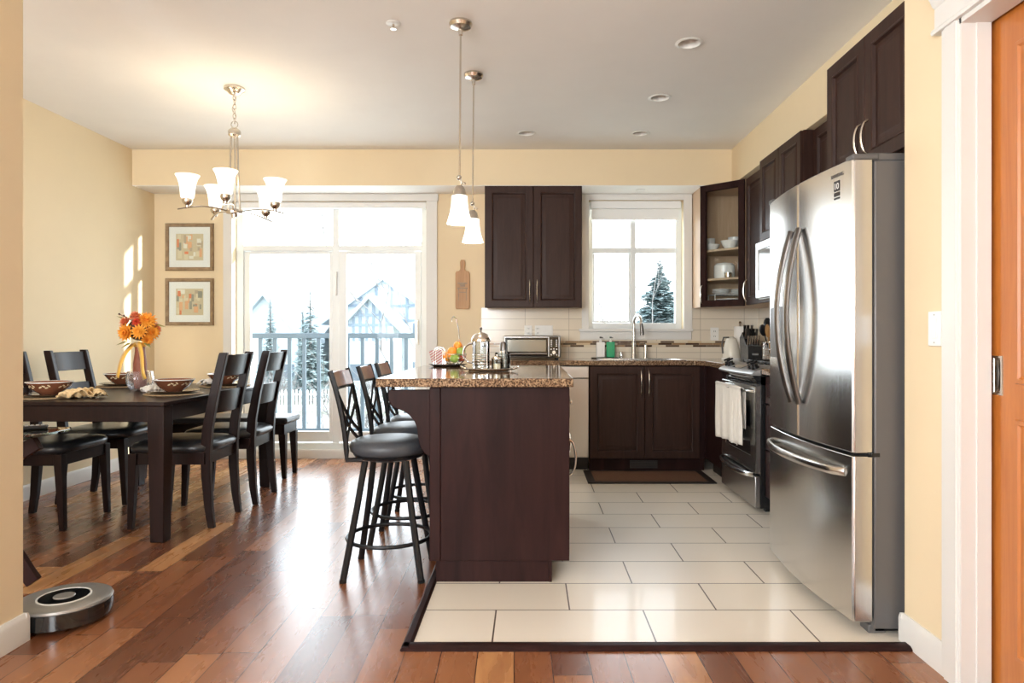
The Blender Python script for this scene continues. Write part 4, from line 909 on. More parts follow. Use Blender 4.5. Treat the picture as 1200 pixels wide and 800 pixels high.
MB().lathe([(.0, CZ-.001), (.036, CZ-.001), (.037, CZ-.004), (.028, CZ-.008), (.012, CZ-.008), (0, CZ-.008)], (-.706, 3.53, 0), 24).build('escutcheon', 'plastic', t)
MB().tube([(-.706, 3.53, CZ-.005), (-.706, 3.53, CZ-.03)], .006, 8).lathe([(0, CZ-.033), (.016, CZ-.033), (.016, CZ-.030), (0, CZ-.030)], (-.706, 3.53, 0), 12).build('nozzle', 'nickel', t)
t = thing('puck_light', 'small round light in the soffit above the kitchen window', 'ceiling light', (.985, 6.08, 2.426))
MB().lathe([(0, 2.422), (.03, 2.421), (.036, 2.419), (.042, 2.42), (.044, 2.4255), (0, 2.4255)], (.985, 6.08, 0), 24).build('trim_ring', 'puck', t)
MB().lathe([(0, 2.4185), (.026, 2.419), (.028, 2.421), (0, 2.421)], (.985, 6.08, 0), 20).build('lens', 'plastic', t)

# ================================================================ WALL ITEMS
def picture(x0, x1, z0, z1, label, seed):
    t = thing('framed_picture', label, 'picture', ((x0+x1)/2, YB-.01, z0), group='abstract framed pictures'); T = FY(x0, z0, YB-.002); w, h = x1-x0, z1-z0
    MB(T).rings_rect(w, h, [(0, 0), (0, .018), (.006, .024), (.026, .020), (.032, .012), (.032, .002)], cap=False).build('frame', 'pic_frame', t)
    MB(T).box(.028, w-.028, .028, h-.028, .002, .008).build('mat_board', 'paper', t)
    a = .095; MB(T).box(a, w-a, a, h-a, .008, .0088).build('artwork', 'artbase', t)
    rnd = random.Random(seed); cols = ['art1', 'art2', 'art3', 'art4', 'art5', 'art6']; b = MB(T); W_, H_ = w-2*a, h-2*a
    for k in range(26):
        bw = rnd.uniform(.015, .04); bh = rnd.uniform(.02, .08); u = a+.004+rnd.random()*(W_-bw-.008); v = a+.004+rnd.random()*(H_-bh-.008); b.cur = rnd.randrange(6); b.box(u, u+bw, v, v+bh, .0088, .0090+.00005*k)
    b.build('brush_marks', cols, t, smooth=False)
    MB(T).box(.034, w-.034, .034, h-.034, .0115, .0125).build('glazing', 'pane', t, smooth=False)
for n_, c in (('artbase', (.66, .56, .38)), ('art1', (.78, .25, .12)), ('art2', (.75, .66, .48)), ('art3', (.35, .33, .26)), ('art4', (.80, .45, .25)), ('art5', (.84, .80, .70)), ('art6', (.52, .42, .30))): M[n_] = mat('paint '+n_, c, .7)
picture(-3.34, -2.90, 1.722, 2.155, 'upper framed abstract picture on the wall left of the patio door', 2)
picture(-3.34, -2.90, 1.220, 1.652, 'lower framed abstract picture on the wall left of the patio door', 5)
t = thing('cutting_board', 'wooden paddle board hanging on the wall between patio door and cabinet', 'cutting board', (-.617, YB-.01, 1.37))
b = MB(); P = [(-.682, 1.385), (-.675, 1.37), (-.56, 1.37), (-.552, 1.385), (-.552, 1.70), (-.56, 1.715), (-.585, 1.72), (-.596, 1.735), (-.594, 1.80), (-.602, 1.82), (-.632, 1.82), (-.640, 1.80), (-.638, 1.735), (-.649, 1.72), (-.674, 1.715), (-.682, 1.70)]
b.prism(P, YB-.022, YB-.002, 'y').build('board', 'boardwood', t, bev=.003)
b = MB().box(-.665, -.57, YB-.025, YB-.022, 1.555, 1.565).box(-.655, -.58, YB-.025, YB-.022, 1.52, 1.527).box(-.655, -.649, YB-.025, YB-.022, 1.45, 1.56).box(-.586, -.58, YB-.025, YB-.022, 1.45, 1.56).box(-.66, -.575, YB-.029, YB-.022, 1.60, 1.612)
b.box(-.640, -.594, YB-.025, YB-.022, 1.575, 1.60)
b.build('carved_detail', 'pic_frame', t)
t = thing('light_switch', 'white rocker light switch on the cream wall beside the fridge', 'light switch', (1.375, 2.31, 1.09))
T = FX(2.347, 1.087, 1.3745); MB(T).box(0, .072, 0, .118, 0, .006).build('cover_plate', 'plastic', t, bev=.002)
MB(T).box(.020, .052, .026, .092, .006, .009).build('rocker', 'plastic', t, bev=.001)
b = MB(T); 
for v in (.012, .106): b.tube([(.036, v, .006), (.036, v, .0072)], .003, 8)
b.build('screw', 'silver', t)
def outlet(x0, w, z0, h, label, n=1, kind='outlet'):
    t = thing('wall_outlet' if kind == 'outlet' else 'switch_plate', label, kind, (x0+w/2, YB-.008, z0)); T = FY(x0, z0, YB-.008)
    MB(T).box(0, w, 0, h, 0, .006).build('cover_plate', 'plastic', t, bev=.002)
    for k in range(n):
        c = w*(k+.5)/n
        if kind == 'outlet' or k == 0:
            for v in (.30, .70):
                MB(T).box(c-.015, c+.015, h*v-.014, h*v+.014, .006, .0075).build('socket', 'plastic', t, bev=.001)
                MB(T).box(c-.008, c-.005, h*v-.006, h*v+.008, .0075, .008).box(c+.005, c+.008, h*v-.006, h*v+.008, .0075, .008).build('slot', 'black', t)
        else: MB(T).box(c-.016, c+.016, h*.22, h*.78, .006, .009).build('rocker', 'plastic', t, bev=.001)
outlet(1.655, .075, 1.083, .118, 'white electrical outlet on the tile right of the window')
outlet(-.052, .072, 1.12, .10, 'narrow white outlet on the tile above the toaster oven', 1)
outlet(.045, .165, 1.12, .10, 'wide white switch plate on the tile above the toaster oven', 3, 'switch')

# ================================================================ COUNTER ITEMS
CTZ = .9205
t = thing('toaster_oven', 'stainless toaster oven with black control panel on the back counter', 'toaster oven', (.018, 6.0, CTZ))
x0, x1 = -.228, .265
MB().box(x0, x1, 5.86, 6.15, .935, 1.127).build('oven_shell', 'steel2', t, bev=.012, seg=3)
T = FY(x0, .935, 5.86)
MB(T).box(.015, .385, .012, .175, -.002, .006).build('door', 'blackglass', t, bev=.003)
MB(T).box(.035, .365, .055, .155, .006, .0075).build('door_window', 'ovenwindow', t)
MB(T).tube([(.03, .036, .006), (.03, .036, .03), (.37, .036, .03), (.37, .036, .006)], .008, 8).build('handle', 'steel', t)
cp = MB(T).box(.392, .475, .008, .180, -.002, .004).build('control_panel', 'blackglass', t, bev=.003)
b = MB(T)
for u, v, r in ((.434, .048, .016),): b.tube([(u, v, .004), (u, v, .016)], r, 18)
b.build('knob', 'steel', cp)
b = MB(T)
for u, v, r in ((.41, .075, .006), (.434, .078, .006), (.458, .075, .006), (.41, .028, .006), (.458, .028, .006)): b.tube([(u, v, .004), (u, v, .008)], r, 10)
for k in range(5): b.box(.406, .418, .098+.013*k, .104+.013*k, .004, .0046).box(.45, .462, .098+.013*k, .104+.013*k, .004, .0046)
b.build('button_pad', 'plastic', cp)
b = MB()
for x in (x0+.03, x1-.03):
    for y in (5.88, 6.13): b.tube([(x, y, .9205), (x, y, .936)], .012, 10)
b.build('foot', 'black', t)
# faucet
t = thing('kitchen_faucet', 'tall stainless gooseneck faucet behind the kitchen sink', 'faucet', (.938, 6.16, CTZ))
fx_, fy_ = .938, 6.16
MB().lathe([(0, 0), (.027, 0), (.027, .008), (.022, .02), (.020, .14), (.014, .16), (0, .16)], (fx_, fy_, CTZ), 20).build('faucet_base', 'steel', t)
pts = [(fx_, fy_, CTZ+.15), (fx_, fy_, CTZ+.30)]+[(fx_+.028*(1-math.cos(a))*.75, fy_-.075*(1-math.cos(a)), CTZ+.31+.075*math.sin(a)) for a in [PI*k/12 for k in range(13)]]
MB().tube(pts, .0115, 12).build('spout', 'steel', t)
e = pts[-1]; MB().tube([(e[0], e[1], e[2]+.005), (e[0]+.004, e[1]-.004, e[2]-.04), (e[0]+.007, e[1]-.006, e[2]-.10)], [.013, .017, .019], 12).build('spray_head', 'darksteel', t)
t = thing('faucet_lever', 'short side lever standing right of the gooseneck faucet', 'faucet handle', (1.04, 6.17, CTZ))
MB().lathe([(0, 0), (.02, 0), (.02, .006), (.016, .02), (.014, .12), (0, .13)], (1.045, 6.17, CTZ), 16).build('lever_base', 'steel', t)
MB().tube([(1.045, 6.17, CTZ+.125), (1.035, 6.15, CTZ+.135), (.985, 6.13, CTZ+.135)], .007, 8).build('lever', 'steel', t)
MB().lathe([(0, 0), (.014, 0), (.015, .004), (.015, .058), (.013, .062), (0, .063)], (.825, 6.17, CTZ), 16).build('air_gap_cap', 'chrome', origin=(.825, 6.17, CTZ), label='small chrome cylinder cap between soap bottles and faucet', cat='sink fitting')
MB().box(.555, .80, 6.125, 6.215, CTZ, CTZ+.010).build('soap_tray', 'black', origin=(.67, 6.17, CTZ), bev=.004, label='flat black tray under the two soap bottles', cat='tray')
def soap(x, m, label):
    t = thing('soap_bottle', label, 'soap bottle', (x, 6.17, CTZ+.011), group='square soap bottles')
    MB().box(x-.038, x+.038, 6.145, 6.195, CTZ+.011, CTZ+.148).build('bottle', m, t, bev=.006)
    MB().lathe([(0, .149), (.012, .149), (.012, .165), (.004, .168), (.004, .185), (0, .185)], (x, 6.17, CTZ), 12).build('pump_neck', 'plastic', t)
    MB().lathe([(0, .183), (.009, .183), (.009, .196), (0, .198)], (x, 6.17, CTZ), 12).tube([(x, 6.17, CTZ+.191), (x+.02, 6.15, CTZ+.187)], .004, 6).build('pump_head', 'black', t)
soap(.638, 'white', 'white square soap bottle on the black tray by the sink'); soap(.728, 'greensoap', 'green square soap bottle on the black tray by the sink')
# corner items
t = thing('kettle', 'cream rounded kettle in the counter corner behind the stove', 'kettle', (1.77, 6.0, CTZ))
MB().lathe([(0, .012), (.075, .012), (.078, .02), (.072, .07), (.060, .13), (.045, .175), (.02, .195), (0, .198)], (1.77, 6.0, CTZ), 28).build('kettle_body', 'kettle', t)
MB().lathe([(0, 0), (.085, 0), (.085, .011), (0, .011)], (1.77, 6.0, CTZ), 28).build('power_base', 'white', t)
MB().tube([(1.74, 5.98, CTZ+.19), (1.69, 5.96, CTZ+.19), (1.675, 5.955, CTZ+.13), (1.685, 5.96, CTZ+.05)], .007, 8).build('handle', 'darksteel', t)
t = thing('paper_towel_roll', 'white paper towel roll on a holder behind the knife block', 'paper towel', (1.90, 6.17, CTZ))
MB().lathe([(.018, .012), (.055, .012), (.055, .290), (.018, .290), (.018, .012)], (1.90, 6.17, CTZ), 28).build('paper_roll', 'paper', t)
MB().lathe([(0, 0), (.065, 0), (.065, .010), (.008, .012), (.008, .31), (.014, .32), (.008, .335), (0, .337)], (1.90, 6.17, CTZ), 20).build('holder', 'nickel', t)
t = thing('knife_block', 'black slanted knife block full of knives beside the stove', 'knife block', (1.86, 5.70, CTZ))
b = MB(); b.prism([(5.60, CTZ), (5.80, CTZ), (5.83, CTZ+.19), (5.76, CTZ+.235), (5.66, CTZ+.13), (5.61, CTZ+.12)], 1.79, 1.91, 'x').build('block', 'black', t, bev=.003)
b = MB(FY(1.825, CTZ+.045, 5.605)); b.box(0, .05, 0, .014, 0, .003).build('name_plate', 'silver', t)
for k in range(6):
    x = 1.80+.0185*k; MB().tube([(x, 5.64, CTZ+.115), (x-.004, 5.615, CTZ+.165), (x-.006, 5.605, CTZ+.205)], [.0065, .006, .008], 8).build('steak_knife_handle', 'steel', t)
for k in range(7):
    x = 1.805+.03*(k % 4); y = 5.70+.04*(k//4)+.01*(k % 2); z = CTZ+.17+.03*(k//4)
    h_ = MB().tube([(x, y+.02, z), (x-.002, y-.01, z+.055), (x-.004, y-.022, z+.092)], [.010, .0095, .012], 8).build('knife_handle', 'black' if k % 3 else 'darksteel', t)
t = thing('utensil_holder', 'chrome wire caddy holding cooking utensils beside the stove', 'utensil holder', (1.88, 5.33, CTZ))
b = MB(); c = (1.88, 5.33)
for z in (.004, .05, .10, .155): b.tube([(c[0]+.055*math.cos(a), c[1]+.055*math.sin(a), CTZ+z) for a in [2*PI*k/24 for k in range(24)]], .0028, 6, closed=True)
for k in range(14): a = 2*PI*k/14; b.tube([(c[0]+.055*math.cos(a), c[1]+.055*math.sin(a), CTZ+.004), (c[0]+.055*math.cos(a), c[1]+.055*math.sin(a), CTZ+.155)], .002, 5)
b.lathe([(0, .001), (.055, .001), (.055, .004), (0, .004)], (c[0], c[1], CTZ), 20)
b.build('wire_cage', 'chrome', t)
rnd = random.Random(1)
def utensil(name, lean, h, m, head, label):
    t = thing(name, label, 'utensil', (c[0], c[1], CTZ+.006), group='cooking utensils in the wire caddy'); lx, ly = lean
    a = Vector((c[0]-lx*.25, c[1]-ly*.25, CTZ+.006)); e = Vector((c[0]+lx, c[1]+ly, CTZ+h)); d = (e-a).normalized()
    MB().tube([a, e], .005, 8).build('handle', m, t)
    b = MB(); w_, l_ = head; s_ = Vector((0, 1, 0)).cross(d).normalized(); f_ = d.cross(s_)
    rings = []
    for k in range(9):
        q = k/8; ww = w_*math.sin(PI*min(.97, max(.1, q*.85+.1)))**.6; cc = e+d*l_*q-d*.005; rings.append([cc+s_*ww*math.cos(p)+f_*.006*math.sin(p)+f_*.02*q*q*0 for p in [2*PI*i/10 for i in range(10)]])
    b.loft(rings).build('head', m, t)
utensil('slotted_spoon', (-.055, -.022), .21, 'black', (.030, .09), 'black slotted spoon leaning left in the wire caddy')
utensil('spatula', (-.012, .02), .26, 'black', (.035, .09), 'black spatula standing upright in the wire caddy')
utensil('wooden_spoon', (-.030, -.035), .20, 'boardwood', (.022, .10), 'wooden spoon leaning left in front of the black tools')
utensil('wooden_spatula', (.035, -.01), .25, 'boardwood', (.026, .09), 'wooden spatula on the right of the wire caddy')
utensil('ladle', (.01, -.03), .23, 'black', (.032, .07), 'black ladle in the middle of the wire caddy')
# dishes inside the glass cabinet
def bowlshape(c, r, h, n=24): return [(0, .003), (r*.45, 0), (r*.5, .004), (r*.8, h*.45), (r, h), (r-.004, h), (r*.76, h*.47), (r*.45, .012), (0, .01)]
def dish(name, x, y, z, r, h, label, k='bowl', cat='bowl'):
    b = MB()
    if k == 'bowl': b.lathe(bowlshape(None, r, h), (x, y, z), 24)
    elif k == 'cup': b.lathe([(0, 0), (r*.8, 0), (r*.95, h*.2), (r, h), (r-.003, h), (r*.9, h*.2), (r*.75, .006), (0, .006)], (x, y, z), 20)
    else: b.lathe([(0, 0), (r*.6, 0), (r, h*.8), (r, h), (r*.6, .006), (0, .006)], (x, y, z), 28)
    return b.build(name, 'white', origin=(x, y, z), label=label, cat=cat, ang=60)
z = 1.8705
dish('bowl', 1.60, 6.02, z, .075, .055, 'white bowl at the left of the top shelf in the glass cabinet'); dish('bowl', 1.725, 5.90, z, .075, .075, 'white flared bowl in the middle of the top shelf in the glass cabinet'); dish('bowl', 1.86, 5.82, z, .065, .085, 'white bowl at the right of the top shelf in the glass cabinet')
dish('cup', 1.63, 6.165, z, .042, .13, 'tall white cup behind the left bowl on the top cabinet shelf', 'cup', 'cup'); dish('cup', 1.82, 6.08, z, .055, .13, 'wide white cup behind the bowls on the top cabinet shelf', 'cup', 'cup')
z = 1.6205
MB().lathe([(0, 0), (.082, 0), (.088, .02), (.088, .115), (.07, .135), (.02, .143), (0, .15)], (1.70, 5.97, z), 28).build('casserole_dish', 'white', origin=(1.70, 5.97, z), label='round white lidded casserole on the middle shelf in the glass cabinet', cat='dish')
MB().lathe([(0, 0), (.030, 0), (.032, .01), (.032, .045), (.028, .045), (.026, .006), (0, .006)], (1.70, 5.85, z), 16).build('glass_cup', 'nickel', origin=(1.70, 5.85, z), label='small metal cup in front of the casserole on the middle cabinet shelf', cat='cup')
t = thing('pitcher', 'white pitcher at the right of the middle shelf in the glass cabinet', 'pitcher', (1.86, 5.84, z))
MB().lathe([(0, 0), (.045, 0), (.055, .03), (.058, .10), (.052, .16), (.058, .18), (.054, .18), (.046, .15), (.05, .05), (0, .01)], (1.86, 5.84, z), 24).build('pitcher_body', 'white', t, ang=60)
MB().tube([(1.81, 5.82, z+.15), (1.775, 5.81, z+.13), (1.775, 5.81, z+.07), (1.81, 5.82, z+.04)], .006, 8).build('handle', 'white', t)
z = 1.3935
for k in range(3): dish('plate', 1.74, 5.93, z+.014*k, .12, .022, 'white plate in the stack under the wire rack at the cabinet bottom', 'plate', 'plate')['group'] = 'white plates on the cabinet floor'
t = thing('wire_rack', 'white wire shelf rack standing at the bottom of the glass cabinet', 'rack', (1.74, 5.96, z))
b = MB()
for x in (1.60, 1.92):
    for y in (5.90, 6.12): b.tube([(x, y, z), (x, y, z+.092)], .004, 6)
b.tube([(1.60, 5.90, z+.092), (1.92, 5.90, z+.092), (1.92, 6.12, z+.092), (1.60, 6.12, z+.092)], .004, 6, closed=True)
for k in range(9): b.tube([(1.62+.035*k, 5.90, z+.092), (1.62+.035*k, 6.12, z+.092)], .0025, 5)
b.build('rack_wire', 'white', t)
for k in range(3):
    for n_, x in enumerate((1.68, 1.84)): dish('plate', x, 6.0, z+.0965+.012*k, .078, .018, ('white saucer in the left stack on the cabinet wire rack', 'white saucer in the right stack on the cabinet wire rack')[n_], 'plate', 'plate')['group'] = ('saucers left on the wire rack', 'saucers right on the wire rack')[n_]

# island tray and coffee things
IZ = .9325
t = thing('serving_tray', 'oval metal tray with handles on the island holding the coffee press', 'tray', (-.218, 3.70, IZ))
MB().lathe([(0, .006), (.115, .006), (.125, .010), (.132, .016), (.134, .014), (.126, .006), (.11, .002), (0, .002)], (-.218, 3.70, IZ), 40, 1.0, .72).build('tray_plate', 'nickel', t)
b = MB()
for s_ in (-1, 1): b.tube([(-.218+s_*.125, 3.66, IZ+.012), (-.218+s_*.150, 3.67, IZ+.022), (-.218+s_*.155, 3.70, IZ+.024), (-.218+s_*.150, 3.73, IZ+.022), (-.218+s_*.125, 3.74, IZ+.012)], .006, 8)
b.build('tray_handle', 'chrome', t)
b = MB()
for s_ in (-1, 1):
    for y in (3.66, 3.74): b.tube([(-.218+s_*.11, y, IZ+.006), (-.218+s_*.115, y, IZ)], .005, 8)
b.build('foot', 'chrome', t)
t = thing('french_press', 'tall glass coffee press with domed metal lid on the tray', 'coffee press', (-.265, 3.70, IZ+.007)); px, py, pz = -.265, 3.70, IZ+.007
MB().lathe([(0, .004), (.044, .004), (.046, .008), (.046, .165), (.044, .165), (.043, .010), (0, .008)], (px, py, pz), 32).build('glass_beaker', 'glass', t)
MB().lathe([(.046, .150), (.052, .152), (.053, .162), (.050, .172), (.038, .19), (.018, .200), (0, .203)], (px, py, pz), 28).build('lid', 'nickel', t)
MB().lathe([(0, .20), (.004, .20), (.004, .215), (.008, .222), (.004, .23), (0, .231)], (px, py, pz), 14).build('plunger_knob', 'darksteel', t)
MB().tube([(px, py, pz+.16), (px, py, pz+.03)], .0025, 6).lathe([(0, .03), (.042, .03), (.042, .036), (0, .036)], (px, py, pz), 24).build('plunger', 'chrome', t)
b = MB()
for z in (.002, .018, .034, .05, .066, .082): b.tube([(px+.0475*math.cos(a), py+.0475*math.sin(a), pz+z) for a in [2*PI*k/28 for k in range(28)]], .0022, 6, closed=True)
for k in range(4): a = PI/4+k*PI/2; b.tube([(px+.049*math.cos(a), py+.049*math.sin(a), pz), (px+.049*math.cos(a), py+.049*math.sin(a), pz+.15)], .003, 6)
b.build('wire_frame', 'chrome', t)
pts = [(px-.045, py, pz+.14)]+[(px-.05-.045*math.sin(a), py, pz+.09+.052*math.cos(a)) for a in [PI*k/10 for k in range(11)]]+[(px-.045, py, pz+.035)]
MB().tube(pts, .006, 8).build('handle', 'chrome', t)
def tumbler(x, y, r, h, label, name='drinking_glass', cat='glass', rings=0):
    t = thing(name, label, cat, (x, y, IZ+.007)); z0 = IZ+.007
    MB().lathe([(0, 0), (r*.9, 0), (r, .004), (r, h), (r-.002, h), (r-.003, .008), (0, .007)], (x, y, z0), 28).build('glass_wall', 'glass', t)
    if rings:
        b = MB()
        for k in range(rings): b.tube([(x+(r+.001)*math.cos(a), y+(r+.001)*math.sin(a), z0+.01+k*(h-.02)/(rings-1)) for a in [2*PI*i/24 for i in range(24)]], .0016, 5, closed=True)
        b.build('rib', 'glass', t)
    return t
tumbler(-.150, 3.735, .042, .092, 'ribbed clear glass canister at the back right of the tray', rings=8)
t = tumbler(-.175, 3.645, .030, .060, 'small glass jar with metal lid in front on the tray', 'glass_jar', 'jar')
MB().lathe([(0, .0605), (.032, .0605), (.032, .066), (.02, .072), (.006, .075), (.006, .084), (0, .086)], (-.175, 3.645, IZ+.007), 24).build('lid', 'nickel', t)
MB().lathe([(0, .0085), (.026, .0085), (.026, .035), (0, .037)], (-.175, 3.645, IZ+.007), 20).build('contents', 'creamglaze', t)
t = thing('pepper_mill', 'slim upright steel mill standing behind the glass canister', 'mill', (-.150, 3.86, IZ))
MB().lathe([(0, 0), (.019, 0), (.019, .10), (.018, .102), (.018, .106)], (-.150, 3.86, IZ), 20).build('mill_body', 'steel', t)
MB().lathe([(0, .106), (.0195, .106), (.0195, .145), (.014, .156), (0, .160)], (-.150, 3.86, IZ), 20).build('mill_cap', 'darksteel', t)
# plate, fruit basket, napkin holder
PX, PY = -.515, 4.29
MB().lathe([(0, .004), (.09, .0), (.1, .004), (.12, .012), (.122, .014), (.10, .009), (0, .008)], (PX, PY, IZ), 36).build('platter', 'black', origin=(PX, PY, IZ), label='black round platter at the far left end of the island', cat='plate')
t = thing('fruit_basket', 'wire fruit basket with a tall banana hook on the black platter', 'basket', (PX+.04, PY, IZ+.009))
bx, by, bz = PX+.042, PY, IZ+.009; b = MB()
for r, z in ((.038, .006), (.056, .022), (.068, .045), (.074, .068)): b.tube([(bx+r*math.cos(a), by+r*math.sin(a), bz+z) for a in [2*PI*k/28 for k in range(28)]], .0022, 6, closed=True)
for k in range(12): a = 2*PI*k/12; b.tube([(bx+r*math.cos(a), by+r*math.sin(a), bz+z) for r, z in ((.0, .004), (.038, .004), (.056, .02), (.068, .045), (.074, .068))], .0018, 5)
b.build('wire_bowl', 'chrome', t)
b = MB().tube([(bx+.02, by+.075, bz+.06), (bx+.022, by+.08, bz+.14), (bx+.018, by+.06, bz+.23), (bx+.006, by+.03, bz+.29), (bx-.008, by+.01, bz+.305), (bx-.02, by, bz+.29), (bx-.018, by-.002, bz+.27)], .0028, 6)
b.build('banana_hook', 'chrome', t)
def fruit(dx, dy, dz, r, m, name, label, g):
    t = thing(name, label, 'fruit', (bx+dx, by+dy, bz+dz-r), group=g)
    c = (bx+dx, by+dy, bz+dz)
    if name == 'orange': MB().sphere(c, r, 18, 12, .96).build('rind', m, t, ang=80)
    else: MB().lathe([(r*math.sin(PI*k/14)*(1+.06*math.cos(PI*k/14)), -r*.92*math.cos(PI*k/14)-(.012*math.exp(-((k-14)/1.6)**2) if k > 9 else 0)) for k in range(15)], c, 18).build('skin', m, t, ang=80)
    MB().tube([(c[0], c[1], c[2]+r*.75), (c[0]+.003, c[1], c[2]+r*.96+.004)], .0018, 6).build('stem', 'bark', t)
G1, G2 = 'oranges in the fruit basket', 'apples in the fruit basket'
fruit(-.042, -.02, .052, .030, 'orange', 'orange', 'orange lowest at the left of the fruit basket', G1)
fruit(-.012, -.025, .084, .030, 'orange', 'orange', 'orange in the middle of the pile in the basket', G1)
fruit(.018, .022, .118, .029, 'orange', 'orange', 'orange topmost in the fruit basket', G1)
fruit(.040, -.015, .085, .031, 'apple', 'apple', 'green apple highest on the right of the basket', G2)
fruit(.004, -.045, .042, .030, 'apple', 'apple', 'green apple lowest in front in the basket', G2)
fruit(.044, .002, .045, .028, 'redapple', 'apple', 'reddish apple low at the right of the basket', G2)
fruit(-.022, .035, .075, .028, 'apple', 'apple', 'green apple at the back left of the basket', G2)
fruit(.0, .02, .045, .026, 'apple', 'apple', 'green apple hidden under the topmost orange', G2)
t = thing('napkin_holder', 'wire napkin holder with striped napkins left of the fruit basket', 'napkin holder', (PX-.055, PY-.02, IZ+.012))
nx, ny, nz = PX-.06, PY-.02, IZ+.012; b = MB()
for y in (-.022, .022):
    for s_ in (.035, .022): b.tube([(nx+.01-s_, ny+y, nz+.002)]+[(nx+.01+s_*math.cos(a), ny+y, nz+.075+s_*math.sin(a)) for a in [PI-PI*k/10 for k in range(11)]]+[(nx+.01+s_, ny+y, nz+.002)], .0022, 6)
b.tube([(nx-.03, ny-.022, nz+.002), (nx+.05, ny-.022, nz+.002), (nx+.05, ny+.022, nz+.002), (nx-.03, ny+.022, nz+.002)], .0022, 6, closed=True)
b.build('wire_frame', 'chrome', t)
b = MB(); b.prism([(nx-.035, nz+.005), (nx+.03, nz+.005), (nx+.025, nz+.10), (nx-.005, nz+.092), (nx-.055, nz+.085)], ny-.016, ny+.016, 'y').build('napkin_stack', 'stripe', t)
# sink mat
t = thing('floor_mat', 'dark-bordered brown kitchen mat on the tiles in front of the sink', 'mat', (.95, 5.42, .003))
MB().box(.44, 1.42, 5.17, 5.66, .0035, .012).build('border', 'matborder', t, bev=.004)
MB().box(.50, 1.36, 5.225, 5.605, .012, .0135).build('woven_center', 'rubber', t)

# ================================================================ OUTSIDE
GZ = -3.0
struct('balcony_deck', MB().box(-3.6, .2, YB+.15, 7.5, -.25, -.08), 'concrete', smooth=False)
t = thing('balcony_railing', 'grey metal balcony railing outside the patio door', 'railing', (-1.9, 7.4, -.08))
MB().box(-3.6, .2, 7.375, 7.425, 1.10, 1.155).build('top_rail', 'railing', t, bev=.004)
MB().box(-3.6, .2, 7.385, 7.415, .085, .125).build('bottom_rail', 'railing', t, bev=.003)
for k in range(-4, 20):
    x = -2.92+.158*k; MB().box(x-.019, x+.019, 7.387, 7.413, .125, 1.10).build('baluster', 'railing', t)
for x in (-1.18+.79, -3.55, ): MB().box(x-.035, x+.035, 7.37, 7.43, -.08, 1.155).build('post', 'railing', t)
struct('ground_lawn', MB().box(-90, 90, 7.6, 160, GZ-.2, GZ), 'grass', smooth=False)
struct('ground_road', MB().box(-90, 90, 27, 35, GZ, GZ+.02), 'concrete', smooth=False)
b = MB().box(-24, 6, 37.48, 37.52, GZ+.25, GZ+.33).box(-24, 6, 37.48, 37.52, GZ+.9, GZ+.98)
t = thing('picket_fence', 'white picket fence across the street seen through the balcony bars', 'fence', (-9, 37.5, GZ)); b.build('rail', 'fence', t)
b = MB(); x = -18.0
for k in range(100):
    x = -19+.2*k; MB().prism([(x-.06, GZ+.03), (x+.06, GZ+.03), (x+.06, GZ+1.1), (x, GZ+1.22), (x-.06, GZ+1.1)], 37.42, 37.46, 'y').build('picket', 'fence', t, smooth=False)
def gable_house(x0, x1, y0, y1, zt, zr, label, timber=True, axis='y'):
    t = thing('house', label, 'house', ((x0+x1)/2, (y0+y1)/2, GZ)); xm = (x0+x1)/2
    MB().box(x0, x1, y0, y1, GZ, zt).build('wall', 'siding', t, smooth=False)
    if axis == 'y':
        MB().prism([(x0, zt), (x1, zt), (xm, zr)], y0+.05, y1-.05, 'y').build('gable', 'siding', t, smooth=False)
        for s_, xe in ((-1, x0), (1, x1)):
            dx = (xe-xm); MB().prism([(xm, zr), (xm, zr+.3), (xe+s_*.6, zt+.3-(zr-zt)*.6/abs(dx)), (xe+s_*.6, zt-(zr-zt)*.6/abs(dx))], y0-.5, y1+.5, 'y').build('roof_slope', 'roof', t, smooth=False)
        if timber:
            b = MB(); n = 7
            for k in range(1, n):
                x = x0+(x1-x0)*k/n; h = zt+(zr-zt)*(1-abs(x-xm)/((x1-x0)/2)); b.box(x-.09, x+.09, y0-.06, y0-.0, zt-1.2, h)
            for z_ in (zt-.1, zt+(zr-zt)*.35): hw = (x1-x0)/2*(1-max(0, z_-zt)/(zr-zt)); b.box(xm-hw, xm+hw, y0-.08, y0-.0, z_-.09, z_+.09)
            b.build('timber_trim', 'timber', t, smooth=False)
    else:
        ym = (y0+y1)/2; MB().prism([(y0-.5, zt-.1), (y1+.5, zt-.1), (ym, zr)], x0-.5, x1+.5, 'x').build('roof', 'roof', t, smooth=False)
    for k in range(3):
        for z_ in (GZ+1.0, GZ+3.9):
            if z_+1.4 > zt: continue
            x = x0+(x1-x0)*(k+.5)/3; f = MB().box(x-.6, x+.6, y0-.05, y0-.001, z_, z_+1.3).build('window_frame', 'fence', t, smooth=False); MB().box(x-.52, x+.52, y0-.07, y0-.051, z_+.08, z_+1.22).build('pane', 'sidingglass', f, smooth=False)
    return t
gable_house(-14.9, -6.9, 51, 60, 2.4, 5.3, 'pale timbered gable house across the street, right pane of patio door')
gable_house(-12.6, -9.4, 47, 50, 2.0, 3.7, 'smaller gabled porch house left of the timbered gable house', True)
gable_house(-19.6, -16.1, 52, 60, 1.3, 3.1, 'low wide-roofed house between the two conifers', False, 'x')
gable_house(-20.4, -15.9, 46.8, 50.5, 1.3, 3.9, 'house with steep roof at the left edge of the patio door', False)
